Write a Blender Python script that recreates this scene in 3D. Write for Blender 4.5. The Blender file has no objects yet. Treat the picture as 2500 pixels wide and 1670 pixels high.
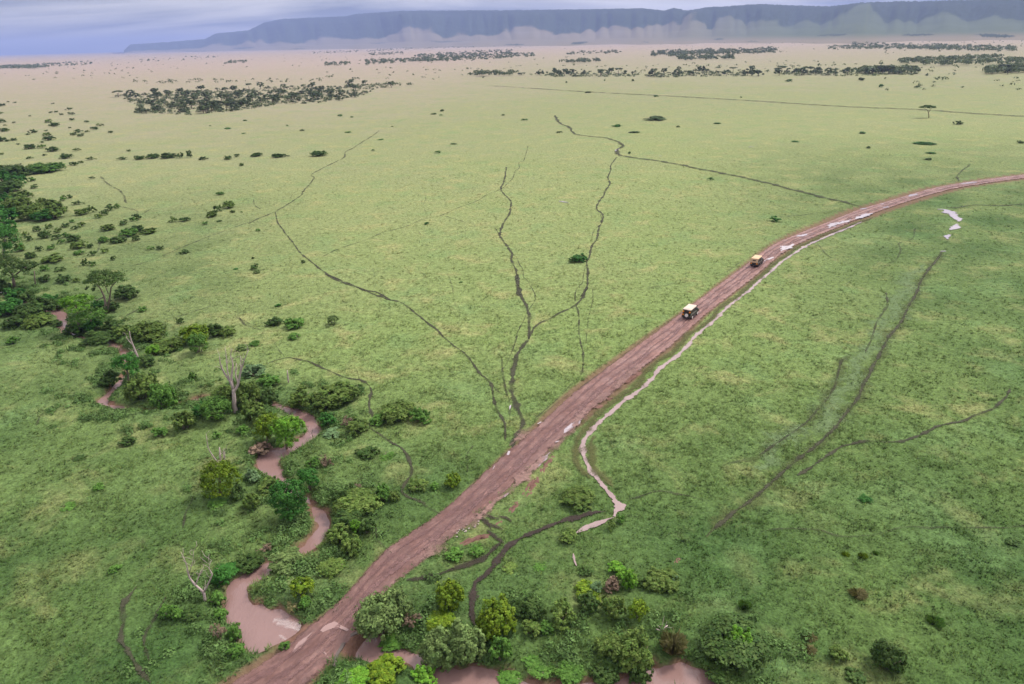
import bpy, bmesh, math, random
import numpy as np
from mathutils import Vector, Matrix

# ------------------------------------------------------------------ scene, camera
scene = bpy.context.scene
COL = scene.collection
CAM_H = 51.0
PITCH = math.radians(23.85)
ROLL = math.radians(1.5)
LENS = 24.0
FPX = 2500 * LENS / 36.0
cp, sp = math.cos(PITCH), math.sin(PITCH)
FWD = np.array([0, cp, -sp]); U0 = np.array([0, sp, cp]); X0 = np.array([1.0, 0, 0])
RGT = math.cos(ROLL) * X0 - math.sin(ROLL) * U0
UPV = math.sin(ROLL) * X0 + math.cos(ROLL) * U0
CAM = np.array([0, 0, CAM_H])
cam_data = bpy.data.cameras.new("camera")
cam_data.lens = LENS; cam_data.sensor_width = 36
cam_data.clip_start = 0.5; cam_data.clip_end = 90000
cam = bpy.data.objects.new("camera", cam_data); COL.objects.link(cam)
M = Matrix.Identity(4)
for i in range(3):
    M[i][0] = RGT[i]; M[i][1] = UPV[i]; M[i][2] = -FWD[i]; M[i][3] = CAM[i]
cam.matrix_world = M
scene.camera = cam

# ------------------------------------------------------------------ world, sun, exposure
SUN_EL, SUN_AZ = math.radians(52), math.radians(62)      # azimuth from +Y towards +X
world = bpy.data.worlds.new("World"); scene.world = world; world.use_nodes = True
nt = world.node_tree; N = nt.nodes; L = nt.links; N.clear()
def wn(t, **k):
    n = N.new(t)
    for a, b in k.items(): setattr(n, a, b)
    return n
def wmath(op, a, b=None, c=None):
    n = wn('ShaderNodeMath', operation=op)
    for i, v in enumerate((a, b, c)):
        if v is None: continue
        if isinstance(v, (int, float)): n.inputs[i].default_value = v
        else: L.new(v, n.inputs[i])
    return n.outputs[0]
out = wn('ShaderNodeOutputWorld'); bgn = wn('ShaderNodeBackground')
bgn.inputs['Strength'].default_value = 0.066
sky = wn('ShaderNodeTexSky', sky_type='NISHITA', sun_disc=False, sun_elevation=SUN_EL, sun_rotation=SUN_AZ,
         altitude=1600, air_density=1.0, dust_density=2.0, ozone_density=1.0)
tc = wn('ShaderNodeTexCoord'); sx = wn('ShaderNodeSeparateXYZ'); L.new(tc.outputs['Generated'], sx.inputs[0])
zc = wmath('MAXIMUM', sx.outputs[2], 0.0)
den = wmath('ADD', zc, 0.10)
cu = wn('ShaderNodeCombineXYZ')
L.new(wmath('DIVIDE', sx.outputs[0], den), cu.inputs[0]); L.new(wmath('DIVIDE', sx.outputs[1], den), cu.inputs[1])
mp = wn('ShaderNodeMapping'); mp.inputs['Location'].default_value = (3.4, 0.9, 0); mp.inputs['Scale'].default_value = (0.28, 0.62, 1)
L.new(cu.outputs[0], mp.inputs['Vector'])
nz = wn('ShaderNodeTexNoise'); nz.inputs['Scale'].default_value = 1.0; nz.inputs['Detail'].default_value = 7; nz.inputs['Roughness'].default_value = 0.55
nz.inputs['Distortion'].default_value = 0.6
L.new(mp.outputs[0], nz.inputs['Vector'])
rp = wn('ShaderNodeValToRGB')
rp.color_ramp.elements[0].position = 0.41; rp.color_ramp.elements[0].color = (0.27, 0.305, 0.42, 1)
rp.color_ramp.elements[1].position = 0.57; rp.color_ramp.elements[1].color = (1.0, 0.97, 0.985, 1)
L.new(nz.outputs[0], rp.inputs[0])
# overcast layer: brighter overhead than at the horizon (standard overcast sky)
lum = wmath('MULTIPLY_ADD', zc, 5.2, 7.0)
sdv3 = (math.sin(SUN_AZ) * math.cos(SUN_EL), math.cos(SUN_AZ) * math.cos(SUN_EL), math.sin(SUN_EL))
dt = wn('ShaderNodeVectorMath', operation='DOT_PRODUCT'); L.new(tc.outputs['Generated'], dt.inputs[0]); dt.inputs[1].default_value = sdv3
lum = wmath('MULTIPLY', lum, wmath('MULTIPLY_ADD', wmath('MAXIMUM', dt.outputs['Value'], 0.0), 0.65, 0.62))     # cloud glows towards the hidden sun
cl = wn('ShaderNodeMix', data_type='RGBA', blend_type='MULTIPLY'); cl.inputs[0].default_value = 1
L.new(rp.outputs[0], cl.inputs[6]); L.new(lum, cl.inputs[7])
mx = wn('ShaderNodeMix', data_type='RGBA'); mx.inputs[0].default_value = 0.93
L.new(sky.outputs[0], mx.inputs[6]); L.new(cl.outputs[2], mx.inputs[7])
L.new(mx.outputs[2], bgn.inputs['Color']); L.new(bgn.outputs[0], out.inputs['Surface'])

sd = bpy.data.lights.new("sun", 'SUN'); sd.energy = 1.5; sd.angle = math.radians(12); sd.color = (1.0, 0.95, 0.88)
sun = bpy.data.objects.new("sun", sd); COL.objects.link(sun)
sdir = Vector((math.sin(SUN_AZ) * math.cos(SUN_EL), math.cos(SUN_AZ) * math.cos(SUN_EL), math.sin(SUN_EL)))
sun.rotation_euler = (-sdir).to_track_quat('-Z', 'Y').to_euler()
sun.location = (0, 0, 300)
vs = scene.view_settings
vs.view_transform = 'Standard'; vs.look = 'None'; vs.gamma = 1.0; vs.use_curve_mapping = False
vs.exposure = 1.30
HAZE_D = 7.6e-5
scene.cycles.max_bounces = 6; scene.cycles.diffuse_bounces = 3; scene.cycles.transparent_max_bounces = 12
scene.cycles.volume_bounces = 0

# ------------------------------------------------------------------ pixel zones (photograph pixels -> directions)
ZONES = {'n': (0, 0, 1.0), 'A': (500, 250, 3.1307), 'B': (1150, 250, 3.1307), 'C': (600, 650, 3.1307), 'D': (1200, 700, 3.1307),
         'E': (1750, 700, 3.1307), 'F': (1750, 1170, 3.1307), 'G': (0, 1000, 2.34), 'H': (800, 950, 3.3357),
         '1': (0, 0, 1.8784), '2': (1250, 0, 1.8784), '3': (0, 380, 3.1357), '4': (150, 750, 2.348), '5': (300, 1050, 2.529),
         '6': (1000, 1150, 2.609), '7': (1600, 600, 7.827), '8': (1900, 380, 3.9133)}
def zpx(z, x, y):
    ox, oy, s = ZONES[z]
    return ox + x / s, oy + y / s
def ray(px, py):
    return FWD + (px - 1250) / FPX * RGT + (835 - py) / FPX * UPV
def on_plane(px, py, z=0.0):
    d = ray(px, py); t = (z - CAM_H) / d[2]
    return CAM + t * d
def on_depth(px, py, Y):
    d = ray(px, py); return CAM + d * (Y / d[1])
def ppm(p):                                     # photograph pixels per metre at a point
    return FPX / float(np.dot(np.asarray(p) - CAM, FWD))

rng = np.random.default_rng(7)
random.seed(7)

# ------------------------------------------------------------------ polylines
def catmull(P, step):
    P = np.asarray(P, float)
    if len(P) < 3:
        P = np.vstack([P[0], (P[0] + P[-1]) / 2, P[-1]])
    Q = np.vstack([2 * P[0] - P[1], P, 2 * P[-1] - P[-2]])
    outp = []
    for i in range(1, len(Q) - 2):
        p0, p1, p2, p3 = Q[i - 1], Q[i], Q[i + 1], Q[i + 2]
        n = max(2, int(np.linalg.norm(p2[:2] - p1[:2]) / step))
        t = np.linspace(0, 1, n, endpoint=False)[:, None]
        outp.append(0.5 * (2 * p1 + (p2 - p0) * t + (2 * p0 - 5 * p1 + 4 * p2 - p3) * t ** 2 + (3 * p1 - p0 - 3 * p2 + p3) * t ** 3))
    outp.append(P[-1:])
    return np.vstack(outp)

WATER_Z = -0.8
RIV = [(-150, 640, 14), (-30, 700, 14), (70, 745, 13), (150, 768, 11), (146, 795, 11), (195, 825, 11), (240, 831, 12), (272, 840, 11),
       (297, 858, 10), (310, 893, 10), (298, 929, 11), (286, 948, 13), (265, 967, 13), (251, 981, 13), (272, 994, 11), (320, 1001, 9),
       (405, 1001, 9), (450, 988, 10), (486, 976, 13), (530, 968, 9), (590, 975, 9), (645, 985, 9), (695, 996, 10), (733, 1012, 16),
       (760, 1033, 17), (764, 1057, 19), (735, 1079, 20), (696, 1103, 26), (660, 1114, 32), (655, 1138, 26), (668, 1158, 20),
       (688, 1176, 18), (720, 1205, 17), (762, 1232, 17), (777, 1258, 18), (789, 1280, 19), (774, 1312, 21), (752, 1337, 22),
       (700, 1362, 22), (648, 1390, 24), (612, 1410, 27), (585, 1424, 28), (575, 1450, 27), (581, 1480, 34), (612, 1508, 45), (655, 1528, 50),
       (690, 1545, 50), (725, 1560, 46), (790, 1573, 44), (848, 1577, 48), (895, 1578, 44), (950, 1592, 38), (1004, 1610, 30),
       (1096, 1650, 34), (1172, 1660, 44), (1260, 1692, 50), (1383, 1705, 45), (1498, 1690, 45), (1613, 1657, 46), (1655, 1650, 48),
       (1715, 1672, 46), (1780, 1715, 45), (1900, 1790, 45)]
def pxline(rows, z, step):
    P = []
    for (x, y, hw) in rows:
        p = on_plane(x, y, z); P.append((p[0], p[1], hw / ppm(p)))
    return catmull(P, step)
RIVER = np.vstack([pxline(RIV, WATER_Z, 0.6), pxline([(620, 1520, 36), (632, 1555, 40), (640, 1580, 32)], WATER_Z, 0.6)])

ROAD_L = [(330, 1830), (565, 1670), (690, 1590), (759, 1530), (800, 1500), (846, 1457), (901, 1394), (948, 1343), (1024, 1292), (1100, 1236), (1214, 1129),
          (1310, 1044), (1416, 948), (1544, 853), (1617, 800), (1694, 742), (1779, 678), (1822, 646), (1885, 600), (1951, 569), (2023, 541),
          (2094, 513), (2155, 495), (2258, 464), (2334, 449), (2411, 437.5), (2500, 426), (2640, 411), (2900, 392)]
ROAD_R = [(520, 1830), (740, 1670), (818, 1600), (866, 1540), (882, 1515), (905, 1480), (948, 1433), (1005, 1388), (1082, 1325), (1160, 1262), (1262, 1170),
          (1345, 1090), (1445, 1000), (1575, 893), (1650, 833), (1728, 762), (1812, 698), (1855, 664), (1912, 617), (1965, 588), (2035, 559),
          (2105, 531), (2163, 510), (2262, 477), (2336, 459), (2411, 447), (2500, 435), (2640, 420), (2900, 400)]
rl = np.array([on_plane(*p)[:2] for p in ROAD_L]); rr = np.array([on_plane(*p)[:2] for p in ROAD_R])
RD = catmull(np.hstack([(rl + rr) / 2, rl, rr]), 0.7)          # centre xy, left xy, right xy
ROAD_C = RD[:, 0:2]; ROAD_HW = np.linalg.norm(RD[:, 2:4] - RD[:, 4:6], axis=1) / 2

def dist_to(P, pts, hw=None, chunk=20000):
    """distance from each P to the sampled polyline pts (minus hw)"""
    res = np.full(len(P), 1e9)
    for i in range(0, len(P), chunk):
        q = P[i:i + chunk]
        d = np.hypot(q[:, None, 0] - pts[None, :, 0], q[:, None, 1] - pts[None, :, 1])
        if hw is not None: d = d - hw[None, :]
        res[i:i + chunk] = d.min(axis=1)
    return res
# coarse rasters for quick lookups of river distance
GX0, GX1, GY0, GY1, GS = -190.0, 340.0, 20.0, 340.0, 0.5
gx = np.arange(GX0, GX1, GS); gy = np.arange(GY0, GY1, GS)
def lookup(grid, x, y, default):
    fx = (np.asarray(x) - GX0) / GS; fy = (np.asarray(y) - GY0) / GS
    ix = np.floor(fx).astype(int); iy = np.floor(fy).astype(int)
    ok = (ix >= 0) & (ix < grid.shape[1] - 1) & (iy >= 0) & (iy < grid.shape[0] - 1)
    ixc = np.clip(ix, 0, grid.shape[1] - 2); iyc = np.clip(iy, 0, grid.shape[0] - 2)
    tx = fx - ix; ty = fy - iy
    v = (grid[iyc, ixc] * (1 - tx) + grid[iyc, ixc + 1] * tx) * (1 - ty) + (grid[iyc + 1, ixc] * (1 - tx) + grid[iyc + 1, ixc + 1] * tx) * ty
    return np.where(ok, v, default)
XX, YY = np.meshgrid(gx, gy)
flat = np.column_stack([XX.ravel(), YY.ravel()])
def stamp(pts, hw, reach):
    g = np.full(XX.shape, 30.0)
    R = int(reach / GS)
    for (x, y), h in zip(pts, hw):
        ix = int((x - GX0) / GS); iy = int((y - GY0) / GS)
        r = R + int(h / GS) + 1
        x0, x1, y0, y1 = max(ix - r, 0), min(ix + r, g.shape[1]), max(iy - r, 0), min(iy + r, g.shape[0])
        if x0 >= x1 or y0 >= y1: continue
        d = np.hypot(XX[y0:y1, x0:x1] - x, YY[y0:y1, x0:x1] - y) - h
        np.minimum(g[y0:y1, x0:x1], d, out=g[y0:y1, x0:x1])
    return g
# soft noise from sines, for terrain and wobble
def snoise(x, y, s, seed):
    r = np.random.default_rng(seed); v = 0
    for k in range(5):
        a = r.uniform(0, 2 * math.pi); f = (0.7 + 0.75 * r.random()) * 2 * math.pi / s; ph = r.uniform(0, 6.28)
        v = v + np.sin((x * math.cos(a) + y * math.sin(a)) * f + ph + 1.3 * np.sin((x * math.sin(a) - y * math.cos(a)) * f * 0.6 + ph * 2))
    return v / 5
RIV_D = stamp(RIVER[:, :2], RIVER[:, 2], 14)
RIV_D = RIV_D + 0.45 * snoise(XX, YY, 5, 3) + 0.25 * snoise(XX, YY, 2.3, 4)
ROAD_D = stamp(ROAD_C, ROAD_HW, 8)
def sstep(a, b, x):
    t = np.clip((x - a) / (b - a), 0, 1); return t * t * (3 - 2 * t)
def H(x, y, hollow=False):
    x = np.asarray(x, float); y = np.asarray(y, float)
    r = np.hypot(x, y)
    z = 0.32 * snoise(x, y, 55, 11) * sstep(900, 300, r) + 0.13 * snoise(x, y, 14, 12) * sstep(300, 160, r) + 0.10 * snoise(x, y, 7.5, 15) * sstep(190, 120, r)
    rd = lookup(ROAD_D, x, y, 30.0)
    z = z * (0.35 + 0.65 * sstep(0, 6, rd)) + 0.14 * snoise(x, y, 4.0, 13) * sstep(200, 110, r) * sstep(0.4, 2.5, rd)
    s = lookup(RIV_D, x, y, 30.0)
    keep = sstep(0.3, 1.6, rd)                               # causeway under the road
    bank = sstep(1.7, -2.4, s)
    z = z - 1.9 * bank * keep
    z = z + 0.30 * snoise(x, y, 8.5, 14) * sstep(16, 6, s) * sstep(0.5, 2.5, s) * keep
    if hollow: z = z - 0.22 * sstep(0.0, -0.6, rd)
    return z
def ground_at(px, py, zoff=0.0):
    z = 0.0
    for _ in range(4):
        p = on_plane(px, py, z + zoff); z = float(H(p[0], p[1]))
    return np.array([p[0], p[1], z])

# ------------------------------------------------------------------ mesh helpers
def mesh_np(name, V, faces, k, attrs=None, smooth=False):
    V = np.ascontiguousarray(V, dtype=np.float32); F = np.ascontiguousarray(faces, dtype=np.int32).reshape(-1, k)
    me = bpy.data.meshes.new(name)
    me.vertices.add(len(V)); me.vertices.foreach_set('co', V.ravel())
    me.loops.add(F.size); me.loops.foreach_set('vertex_index', F.ravel())
    me.polygons.add(len(F)); me.polygons.foreach_set('loop_start', np.arange(0, F.size, k, dtype=np.int32))
    me.polygons.foreach_set('loop_total', np.full(len(F), k, dtype=np.int32))
    if smooth: me.polygons.foreach_set('use_smooth', np.ones(len(F), dtype=bool))
    for nm, arr in (attrs or {}).items():
        arr = np.asarray(arr, dtype=np.float32)
        if arr.ndim == 1:
            at = me.attributes.new(nm, 'FLOAT', 'POINT'); at.data.foreach_set('value', arr)
        else:
            at = me.attributes.new(nm, 'FLOAT_COLOR', 'POINT'); at.data.foreach_set('color', arr.ravel())
    me.update(calc_edges=True)
    return me
def add(name, me, mat=None, parent=None, **props):
    o = bpy.data.objects.new(name, me); COL.objects.link(o)
    if me is not None and mat is not None:
        if len(me.materials) == 0: me.materials.append(mat)
        elif me.materials[0] != mat:
            o.material_slots[0].link = 'OBJECT'; o.material_slots[0].material = mat
    if parent is not None: o.parent = parent
    for a, b in props.items():
        if b is not None: o[a] = b
    return o
def empty(name, loc, rz=0.0, **props):
    o = bpy.data.objects.new(name, None); COL.objects.link(o); o.location = [float(v) for v in loc]; o.rotation_euler = (0, 0, rz)
    o.empty_display_size = 0.3
    for a, b in props.items():
        if b is not None: o[a] = b
    return o
def tube(P, R, sides=7):
    P = np.asarray(P, float); n = len(P); V = []; F = []
    for i in range(n):
        t = P[min(i + 1, n - 1)] - P[max(i - 1, 0)]; t = t / (np.linalg.norm(t) + 1e-9)
        a = np.cross(t, [0.31, 0.87, 0.12]); a /= np.linalg.norm(a) + 1e-9; b = np.cross(t, a)
        for k in range(sides):
            an = 2 * math.pi * k / sides; V.append(P[i] + R[i] * (math.cos(an) * a + math.sin(an) * b))
    for i in range(n - 1):
        for k in range(sides):
            F.append((i * sides + k, i * sides + (k + 1) % sides, (i + 1) * sides + (k + 1) % sides, (i + 1) * sides + k))
    F.append(tuple(range(sides))[::-1]); F.append(tuple((n - 1) * sides + k for k in range(sides)))
    return V, F
def join_parts(parts):
    V = []; F = []
    for v, f in parts:
        o = len(V); V.extend([tuple(p) for p in v]); F.extend([tuple(i + o for i in q) for q in f])
    return V, F
def pymesh(name, V, F, smooth=True):
    me = bpy.data.meshes.new(name); me.from_pydata([tuple(map(float, v)) for v in V], [], F); me.update()
    if smooth: me.polygons.foreach_set('use_smooth', np.ones(len(me.polygons), dtype=bool))
    return me

# ------------------------------------------------------------------ materials
class NT:
    def __init__(s, name):
        s.m = bpy.data.materials.new(name); s.m.use_nodes = True; s.t = s.m.node_tree; s.t.nodes.clear()
        s.out = s.n('ShaderNodeOutputMaterial')
    def n(s, t, **k):
        x = s.t.nodes.new(t)
        for a, b in k.items(): setattr(x, a, b)
        return x
    def set(s, sock, v):
        if isinstance(v, bpy.types.NodeSocket): s.t.links.new(v, sock)
        elif isinstance(v, tuple) and len(v) == 3 and sock.type == 'RGBA': sock.default_value = (*v, 1)
        else: sock.default_value = v
    def math(s, op, a, b=0.0, c=0.0, clamp=False):
        x = s.n('ShaderNodeMath', operation=op, use_clamp=clamp)
        s.set(x.inputs[0], a); s.set(x.inputs[1], b); s.set(x.inputs[2], c); return x.outputs[0]
    def mix(s, f, a, b, blend='MIX'):
        x = s.n('ShaderNodeMix', data_type='RGBA', blend_type=blend)
        s.set(x.inputs[0], f); s.set(x.inputs[6], a); s.set(x.inputs[7], b); return x.outputs[2]
    def noise(s, vec, scale, detail=3, rough=0.55, dist=0.0):
        x = s.n('ShaderNodeTexNoise'); s.set(x.inputs['Scale'], scale); s.set(x.inputs['Detail'], detail)
        s.set(x.inputs['Roughness'], rough); s.set(x.inputs['Distortion'], dist)
        if vec is not None: s.set(x.inputs['Vector'], vec)
        return x.outputs[0]
    def rng(s, v, a, b, c=0.0, d=1.0, smooth=False):
        x = s.n('ShaderNodeMapRange'); x.clamp = True
        if smooth: x.interpolation_type = 'SMOOTHSTEP'
        for i, q in enumerate((v, a, b, c, d)): s.set(x.inputs[i], q)
        return x.outputs[0]
    def attr(s, nm, o='Fac'):
        return s.n('ShaderNodeAttribute', attribute_name=nm).outputs[o]
    def pos(s): return s.n('ShaderNodeNewGeometry').outputs['Position']
    def bump(s, h, st=0.5, d=0.1):
        x = s.n('ShaderNodeBump'); s.set(x.inputs['Strength'], st); s.set(x.inputs['Distance'], d); s.set(x.inputs['Height'], h); return x.outputs[0]
    def pbr(s, col, rough=0.8, normal=None, spec=0.3, metal=0.0):
        x = s.n('ShaderNodeBsdfPrincipled'); s.set(x.inputs['Base Color'], col); s.set(x.inputs['Roughness'], rough)
        s.set(x.inputs['Specular IOR Level'], spec); s.set(x.inputs['Metallic'], metal)
        if normal is not None: s.set(x.inputs['Normal'], normal)
        return x.outputs[0]
    def done(s, sh):
        s.t.links.new(sh, s.out.inputs['Surface']); return s.m

def grass_colour(s, lush_vignette):
    P = s.pos()
    sep = s.n('ShaderNodeSeparateXYZ'); s.set(sep.inputs[0], P)
    big = s.noise(P, 0.018, 4, 0.6); med = s.noise(P, 0.11, 4, 0.62, 0.4); fine = s.noise(P, 0.9, 3, 0.65); vf = s.noise(P, 3.8, 3, 0.7)
    yy = s.math('MAXIMUM', sep.outputs[1], 12.0)
    lg = s.math('LOGARITHM', yy, 10.0)
    lg = s.math('ADD', lg, s.math('MULTIPLY', s.math('SUBTRACT', big, 0.5), 0.55))
    lg = s.math('ADD', lg, s.rng(sep.outputs[0], -160.0, 60.0, 0.17, -0.06))
    fac = s.rng(lg, 1.5, 3.9)
    r = s.n('ShaderNodeValToRGB'); s.set(r.inputs[0], fac)
    stops = [(0.0, GC[0]), (0.21, GC[1]), (0.37, GC[2]), (0.52, GC[3]), (0.66, GC[4]), (0.85, GC[5])]
    el = r.color_ramp.elements
    el[0].position, el[0].color = stops[0][0], (*stops[0][1], 1)
    el[1].position, el[1].color = stops[-1][0], (*stops[-1][1], 1)
    for p, c in stops[1:-1]:
        e = el.new(p); e.color = (*c, 1)
    c = r.outputs[0]
    c = s.mix(s.math('MULTIPLY', lush_vignette, 0.85), c, GL)
    dry = s.math('MULTIPLY', s.rng(med, 0.5, 0.72, smooth=True), s.math('MULTIPLY_ADD', lush_vignette, -0.5, 0.72))
    c = s.mix(dry, c, GD)
    c = s.mix(s.math('MULTIPLY', s.rng(s.noise(P, 0.07, 3, 0.6), 0.52, 0.68, smooth=True), 0.35), c, GB)
    c = s.mix(1.0, c, s.rng(fine, 0.3, 0.7, 0.72, 1.25), 'MULTIPLY')
    c = s.mix(1.0, c, s.rng(vf, 0.3, 0.7, 0.6, 1.38), 'MULTIPLY')
    return c, fine, vf, med
GC = [(0.092, 0.144, 0.038), (0.158, 0.216, 0.068), (0.206, 0.238, 0.094), (0.215, 0.226, 0.110), (0.262, 0.232, 0.155), (0.325, 0.248, 0.208)]
GL = (0.035, 0.078, 0.021); GD = (0.275, 0.262, 0.110); GB = (0.130, 0.215, 0.078)  # GL: deep green of lush grass, also the tone of the painted vignette

s = NT('grassland')
c, fine, vf, med = grass_colour(s, s.attr('lush_vignette'))
hgt = s.math('ADD', s.math('MULTIPLY', fine, 1.0), s.math('MULTIPLY', vf, 0.35))
hgt = s.math('ADD', hgt, s.math('MULTIPLY', med, 2.0))
c = s.mix(s.attr('soil'), c, s.mix(s.noise(s.pos(), 1.2, 4), (0.10, 0.05, 0.035), (0.22, 0.12, 0.09)))
MAT_GROUND = s.done(s.pbr(c, 0.95, s.bump(hgt, 0.75, 0.35), 0.1))

s = NT('grass_blades')
c, fine, vf, med = grass_colour(s, s.attr('lush_vignette'))
cc = s.attr('Col', 'Color')
c = s.mix(1.0, c, cc, 'MULTIPLY')
g = s.n('ShaderNodeNewGeometry')
vm = s.n('ShaderNodeVectorMath', operation='SCALE'); s.set(vm.inputs[0], g.outputs['Normal']); vm.inputs[3].default_value = 0.30
va = s.n('ShaderNodeVectorMath', operation='ADD'); s.set(va.inputs[0], vm.outputs[0]); va.inputs[1].default_value = (0, 0, 0.9)
vn = s.n('ShaderNodeVectorMath', operation='NORMALIZE'); s.set(vn.inputs[0], va.outputs[0])
df = s.n('ShaderNodeBsdfDiffuse'); s.set(df.inputs['Color'], c); s.set(df.inputs['Normal'], vn.outputs[0])
MAT_BLADES = s.done(df.outputs[0])

def ribbon_mat(name, c1, c2, scale, gap=0.0, rough=0.9, spec=0.2, bumpst=0.5, soft=0.5):
    s = NT(name); P = s.pos()
    n1 = s.noise(P, scale, 4, 0.65); n2 = s.noise(P, scale * 4, 3, 0.6); n3 = s.noise(P, scale * 0.4, 3, 0.6)
    col = s.mix(n1, c1, c2); col = s.mix(1.0, col, s.rng(n2, 0.3, 0.7, 0.75, 1.25), 'MULTIPLY')
    e = s.attr('edge'); st = s.attr('strength')
    v = s.math('ADD', e, s.math('MULTIPLY', s.math('SUBTRACT', n2, 0.5), 1.5))
    v = s.math('ADD', v, s.math('MULTIPLY', s.math('SUBTRACT', n3, 0.5), gap))
    a = s.math('MULTIPLY', s.rng(v, 0.12, 0.12 + soft, smooth=True), st)
    tr = s.n('ShaderNodeBsdfTransparent'); mixs = s.n('ShaderNodeMixShader')
    s.set(mixs.inputs[0], a); s.t.links.new(tr.outputs[0], mixs.inputs[1])
    s.t.links.new(s.pbr(col, rough, s.bump(n2, bumpst, 0.06), spec), mixs.inputs[2])
    return s.done(mixs.outputs[0])
MAT_TRAIL = ribbon_mat('trodden_soil', (0.030, 0.033, 0.017), (0.060, 0.056, 0.033), 0.8, gap=1.7, soft=0.6)
MAT_MUD = ribbon_mat('wet_mud', (0.018, 0.014, 0.010), (0.052, 0.036, 0.028), 1.2, gap=1.5, rough=0.8, spec=0.2)
MAT_RUT = ribbon_mat('road_rut', (0.120, 0.060, 0.056), (0.20, 0.105, 0.095), 0.5, gap=1.8, rough=0.6, spec=0.4, soft=0.7)
MAT_REED = ribbon_mat('dark_sedge', (0.050, 0.060, 0.020), (0.11, 0.105, 0.035), 1.0, gap=0.5, soft=0.8)

def water_mat(name, col, rough, amp, scale, alpha=False):
    s = NT(name); P = s.pos()
    mpn = s.n('ShaderNodeMapping'); s.set(mpn.inputs['Vector'], P); mpn.inputs['Scale'].default_value = (1, 0.6, 1)
    w1 = s.noise(mpn.outputs[0], scale, 4, 0.6, 0.8)
    col = s.mix(s.noise(P, 0.35, 3), tuple(v * 0.88 for v in col), tuple(min(1, v * 1.1) for v in col))
    sh = s.pbr(col, rough, s.bump(w1, 0.35, amp), 0.5)
    if alpha:
        e = s.attr('edge'); n2 = s.noise(P, 1.6, 4, 0.65)
        v = s.math('ADD', s.math('ADD', e, s.math('MULTIPLY', s.math('SUBTRACT', n2, 0.5), 1.3)), s.math('MULTIPLY', s.math('SUBTRACT', s.noise(P, 0.5, 3, 0.6), 0.5), 0.9))
        a = s.rng(v, 0.22, 0.34, smooth=True)
        tr = s.n('ShaderNodeBsdfTransparent'); mixs = s.n('ShaderNodeMixShader')
        s.set(mixs.inputs[0], a); s.t.links.new(tr.outputs[0], mixs.inputs[1]); s.t.links.new(sh, mixs.inputs[2]); sh = mixs.outputs[0]
    return s.done(sh)
MAT_RIVER = water_mat('muddy_river_water', (0.230, 0.140, 0.125), 0.08, 0.10, 2.2)
MAT_DITCH = water_mat('muddy_ditch_water', (0.30, 0.215, 0.200), 0.06, 0.01, 3.0, True)
MAT_SLUDGE = water_mat('liquid_mud', (0.29, 0.185, 0.165), 0.25, 0.01, 3.0, True)
MAT_POND = water_mat('pale_standing_water', (0.40, 0.34, 0.355), 0.05, 0.005, 3.0, True)

s = NT('earth_road'); P = s.pos()
u = s.attr('across')                                 # 0..1 across the road
along = s.attr('along')
cv = s.n('ShaderNodeCombineXYZ'); s.set(cv.inputs[0], s.math('MULTIPLY', u, 13.0)); s.set(cv.inputs[1], s.math('MULTIPLY', along, 0.30))
streak = s.noise(cv.outputs[0], 1.0, 6, 0.65, 0.9)
n1 = s.noise(P, 0.25, 4, 0.6); n2 = s.noise(P, 2.2, 5, 0.7)
c = s.mix(s.rng(streak, 0.32, 0.68), (0.130, 0.064, 0.053), (0.275, 0.152, 0.128))
c = s.mix(s.math('MULTIPLY', s.rng(n1, 0.45, 0.7, smooth=True), 0.5), c, (0.32, 0.185, 0.155))
c = s.mix(1.0, c, s.rng(n2, 0.3, 0.7, 0.72, 1.25), 'MULTIPLY')
c = s.mix(s.math('MULTIPLY', s.rng(s.noise(P, 0.9, 5, 0.7), 0.55, 0.7), 0.55), c, (0.105, 0.055, 0.050))
c = s.mix(s.math('MULTIPLY', s.rng(along, 95.0, 45.0), s.rng(s.noise(P, 0.6, 4, 0.6), 0.3, 0.6, 0.15, 0.7)), c, (0.105, 0.052, 0.045))
e = s.attr('edge')
ve = s.math('ADD', e, s.math('MULTIPLY', s.math('SUBTRACT', s.noise(P, 0.9, 4, 0.7), 0.5), 1.0))
a = s.rng(ve, 0.10, 0.42, smooth=True)
hb = s.math('ADD', s.math('MULTIPLY', streak, 1.0), s.math('MULTIPLY', n2, 0.6))
tr = s.n('ShaderNodeBsdfTransparent'); mixs = s.n('ShaderNodeMixShader'); s.set(mixs.inputs[0], a)
s.t.links.new(tr.outputs[0], mixs.inputs[1])
rough = s.rng(s.noise(P, 0.4, 3), 0.35, 0.65, 0.45, 0.9)
s.t.links.new(s.pbr(c, rough, s.bump(hb, 0.9, 0.16), 0.35), mixs.inputs[2])
MAT_ROAD = s.done(mixs.outputs[0])

def soil_mat(name, c1, c2, scale=3.0):
    s = NT(name); P = s.pos(); n1 = s.noise(P, scale, 5, 0.7); n2 = s.noise(P, scale * 0.3, 3)
    return s.done(s.pbr(s.mix(n2, s.mix(n1, c1, c2), c2), 0.9, s.bump(n1, 0.8, 0.12), 0.2))
MAT_EARTH = soil_mat('red_earth', (0.055, 0.032, 0.024), (0.20, 0.105, 0.082))
MAT_BARK = soil_mat('grey_brown_bark', (0.10, 0.075, 0.055), (0.22, 0.17, 0.135), 6)
MAT_DEADWOOD = soil_mat('bleached_deadwood', (0.28, 0.21, 0.19), (0.50, 0.40, 0.37), 5)
MAT_CONCRETE = soil_mat('wet_concrete', (0.055, 0.045, 0.04), (0.15, 0.12, 0.105), 4)
MAT_STONE = soil_mat('pale_stone', (0.25, 0.20, 0.18), (0.42, 0.35, 0.32), 4)

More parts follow.
